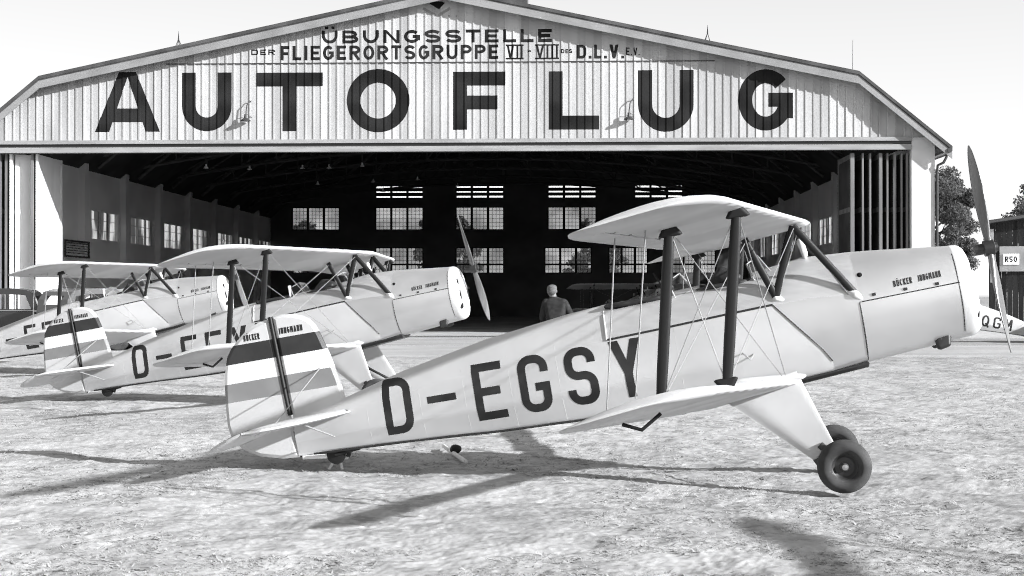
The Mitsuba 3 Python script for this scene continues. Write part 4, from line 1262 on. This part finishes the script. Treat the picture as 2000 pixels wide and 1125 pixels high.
# ------------------------------------------------------------------ old cars on the left
def car(x, y, rot, paint, label, roof_paint=None, closed=True):
    key = numbered('parked_car')
    M = trimesh.transformations.translation_matrix([x, y, 0]) @ trimesh.transformations.rotation_matrix(rot, [0, 0, 1])
    tw = T(M.tolist())

    def cp(sub, m, b, sm=False):
        return put(key + '__' + sub, m, b, sm, tw)
    # local: x forward, body 4.2 long
    lower = [(-2.05, .45), (-2.1, .75), (-1.95, 1.02), (-1.5, 1.10), (.55, 1.12), (.6, 1.10), (1.75, 1.02), (1.85, .9), (1.85, .45)]
    b = man(prism_xz(Polygon(lower), -.62, .62))
    bonnet = man(prism_xz(sbox(.62, .4, 2, 1.3), .40, 1)) + man(prism_xz(sbox(.62, .4, 2, 1.3), -1, -.40))
    cp('body', tri(b - bonnet), paint, 20)
    prof = [(-1.85, 1.06), (-1.78, 1.45), (-1.58, 1.68), (-1.2, 1.77), (-.1, 1.79), (.35, 1.74), (.5, 1.66), (.72, 1.09)]
    inn = [(-1.76, 1.06), (-1.69, 1.42), (-1.50, 1.60), (-1.2, 1.69), (-.1, 1.71), (.3, 1.66), (.42, 1.60), (.62, 1.05)]
    cab = man(prism_xz(Polygon(prof), -.60, .60)) - man(prism_xz(Polygon(inn), -.55, .55))
    wins = [[(-1.55, 1.18), (-1.45, 1.52), (-.92, 1.58), (-.92, 1.18)], [(-.82, 1.18), (-.82, 1.58), (-.28, 1.58), (-.28, 1.18)], [(-.18, 1.18), (-.18, 1.58), (.30, 1.55), (.45, 1.18)]]
    for w in wins:
        cab = cab - man(prism_xz(Polygon(w).buffer(.03), -1, 1))
    cab = cab - man(bx(.2, 1.2, -.48, .48, 1.2, 1.58)) - man(bx(-2.2, -1.5, -.35, .35, 1.3, 1.56))
    cp('cabin', tri(cab), roof_paint or paint, 20)
    for w in wins:
        for s in (-1, 1):
            cp('side_window', prism_xz(Polygon(w).buffer(.035), s * .575 - .002, s * .575 + .002), 'glass')
    cp('windscreen', trimesh.Trimesh([(.66, -.5, 1.2), (.66, .5, 1.2), (.5, .5, 1.58), (.5, -.5, 1.58)], [[0, 1, 2], [0, 2, 3]], process=False), 'glass')
    cp('belt_trim', cat([tube([(-1.9, s * .625, 1.10), (.6, s * .625, 1.12), (1.8, s * .42, 1.03)], .018, 6) for s in (-1, 1)]), 'chrome', True)
    for s in (-1, 1):
        for xc in (-1.35, 1.35):
            secs = []
            for a in np.linspace(-20, 200, 16):
                r0, r1 = .39, .45
                c, sn = math.cos(math.radians(a)), math.sin(math.radians(a))
                secs.append(np.array([(xc + r * c * 1.12, s * yy_, .37 + r * sn) for r, yy_ in ((r0, .52), (r1, .54), (r1 - .02, .80), (r0 - .02, .80))]))
            cp('mudguard', loft(secs), paint, 30)
            w = lathe([(0, -.05), (.2, -.06), (.24, -.075), (.33, -.07), (.37, -.03), (.37, .03), (.33, .07), (.24, .075), (.2, .06), (0, .05)], 'y', 28)
            w.apply_translation([xc, s * .68, .37])
            cp('road_wheel', w, 'rubber', 40)
        cp('running_board', bx(-1.0, .95, s * .70 - .12, s * .70 + .12, .36, .41), paint)
        h = hull_balls([((1.75, s * .5, .88), .12), ((1.62, s * .5, .88), .05)])
        cp('headlight', h, 'chrome', True)
    cp('bumper', tube([(2.0, -.75, .5), (2.03, 0, .5), (2.0, .75, .5)], .035, 8), 'chrome', True)
    cp('grille', bx(1.85, 1.89, -.3, .3, .5, 1.0), 'chrome')
    tag(key, label, 'car')


car(-15.05, 45.0, math.radians(4), 'car_black', 'dark old saloon car with see-through windows at the left edge, behind the third biplane')
car(-12.35, 44.0, math.radians(60), 'car_grey', 'grey old car parked at an angle between the dark saloon and the pale-roofed car')
car(-9.9, 42.5, math.radians(6), 'car_black', 'old car with a pale roof line seen under the third biplane wing', 'car_pale')

# ------------------------------------------------------------------ shed on the right
SX, SY = 0.0, 0.0
SHT = T().translate([22.75, 70.0, 0]).rotate([0, 0, 1], -17.5)
for i in range(40):
    a = SX + i * .25
    top = 5.0 + .14 * (i * .25)
    put('shed__plank', bx(a + .006, a + .244, SY + rng.uniform(-.01, .01), SY + .06, 0, top), 'shed_wood', False, SHT)
put('shed__roof', prism_xz(Polygon([(SX - .35, 4.98), (SX + 10.4, 6.48), (SX + 10.4, 6.62), (SX - .35, 5.12)]), SY - .4, SY + 8), 'roofing_felt', False, SHT)
put('shed__side_wall', bx(SX, SX + .08, SY + .07, SY + 7.8, 0, 4.98), 'shed_wood', False, SHT)
put('shed__corner_post', bx(SX + .0, SX + .16, SY - .05, SY - .012, 2.2, 4.75), 'shed_pale', False, SHT)
for i in range(5):
    put('shed__pale_panel', bx(SX + .42 + i * 1.32, SX + .42 + i * 1.32 + 1.30, SY - .10, SY - .015, 2.73, 3.92), 'shed_pale', False, SHT)
key = put('shed__notice', bx(SX + .58, SX + 1.30, SY - .14, SY - .101, 3.04, 3.56), 'enamel', False, SHT)
put(key + '__lettering', prism_xz(unary_union(text('R50', SX + .66, SX + 1.20, 3.17, 3.43, .05)), SY - .144, SY - .1405), 'sign_paint', False, SHT)
tag('shed', 'dark timber shed with a pale band and small white notice at the right edge', 'shed')


# ------------------------------------------------------------------ trees
def tree_meshes(h, rad, seed, nleaf, leaf_s=.16, squash=1.0, base=.25, shape='round'):
    r = np.random.default_rng(seed)
    limbs = []
    tw = h * .022 + .05
    trunk = [(0, 0, -.1), (.05 * h * r.normal(0, .3), 0, h * .3), (.04 * h * r.normal(), .03 * h * r.normal(), h * .6), (0, 0, h * .9)]
    limbs.append(tube(trunk, [tw * 1.3, tw, tw * .6, tw * .15], 8))
    C, S = [], []
    nb_ = 46
    for i in range(nb_):
        f = r.uniform(base, .97)
        ang = i * 2.4 + r.uniform(-.4, .4)
        env = math.sin(math.pi * min(1, (f - base + .12) / (1.12 - base))) ** .7 if shape == 'round' else .9 * (1 - f) ** .5 + .15
        L = rad * env * r.uniform(.55, 1.05)
        st = np.array([0, 0, h * f * .82])
        en = np.array([math.cos(ang) * L, math.sin(ang) * L, h * f])
        mid = (st + en) / 2 + [0, 0, -.03 * h + r.normal(0, .1)]
        if i % 2 == 0:
            limbs.append(tube([st, mid, en], [tw * .35, tw * .2, tw * .06], 5))
        for q in range(3):
            c = en * 1.0 + r.normal(0, rad * .13, 3)
            C.append(c)
            S.append(rad * r.uniform(.13, .27))
    C, S = np.array(C), np.array(S)
    k = r.integers(0, len(C), nleaf)
    d = r.normal(0, 1, (nleaf, 3))
    d /= np.linalg.norm(d, axis=1, keepdims=True)
    pos = C[k] + d * (S[k] * r.random(nleaf) ** .4)[:, None] * [1, 1, .75 * squash]
    a = r.normal(0, 1, (nleaf, 3))
    a /= np.linalg.norm(a, axis=1, keepdims=True)
    b = np.cross(a, r.normal(0, 1, (nleaf, 3)))
    b /= np.linalg.norm(b, axis=1, keepdims=True)
    s = leaf_s * r.uniform(.6, 1.3, nleaf)[:, None]
    V = np.stack([pos - a * s, pos + b * s * .5, pos + a * s, pos - b * s * .5], 1).reshape(-1, 3)
    F = np.arange(nleaf * 4).reshape(-1, 4)
    return cat(limbs), trimesh.Trimesh(V, np.vstack([F[:, [0, 1, 2]], F[:, [0, 2, 3]]]), process=False)


TREES = [tuple(mikit.ply(m, b) for m, b in zip(tree_meshes(*a), ('bark', 'leaf'))) for a in ((10.6, 3.6, 3, 60000, .115), (8.6, 3.2, 8, 24000, .12), (10.0, 3.0, 15, 9000, .24))]


def tree(kind, x, y, rot, sc, label, group=None):
    key = numbered('tree')
    tw = T().translate([x, y, 0]).rotate([0, 0, 1], rot).scale([sc, sc, sc])
    scene[key + '__trunk'] = {**TREES[kind][0], 'to_world': tw}
    scene[key + '__crown'] = {**TREES[kind][1], 'to_world': tw}
    tag(key, label, 'tree', group)


tree(0, 24.6, 86, 20, 0.82, 'leafy tree beside the right corner of the hangar')
tree(1, 37.4, 104, 70, 1.05, 'tree above the shed roof at the right edge')
for i, (x, y, k, sc, lab) in enumerate(((-21, 150, 2, .9, 'left of the row'), (-6.5, 146, 2, 1.0, 'in the middle of the row'), (9, 155, 2, .95, 'right of the row'), (-52, 150, 2, 1.0, 'far to the left'), (-60, 190, 2, 1.1, 'farthest to the left'))):
    tree(k, x, y, i * 53, sc, 'tree behind the hangar glimpsed only through its windows, ' + lab, 'trees seen through the hangar windows')
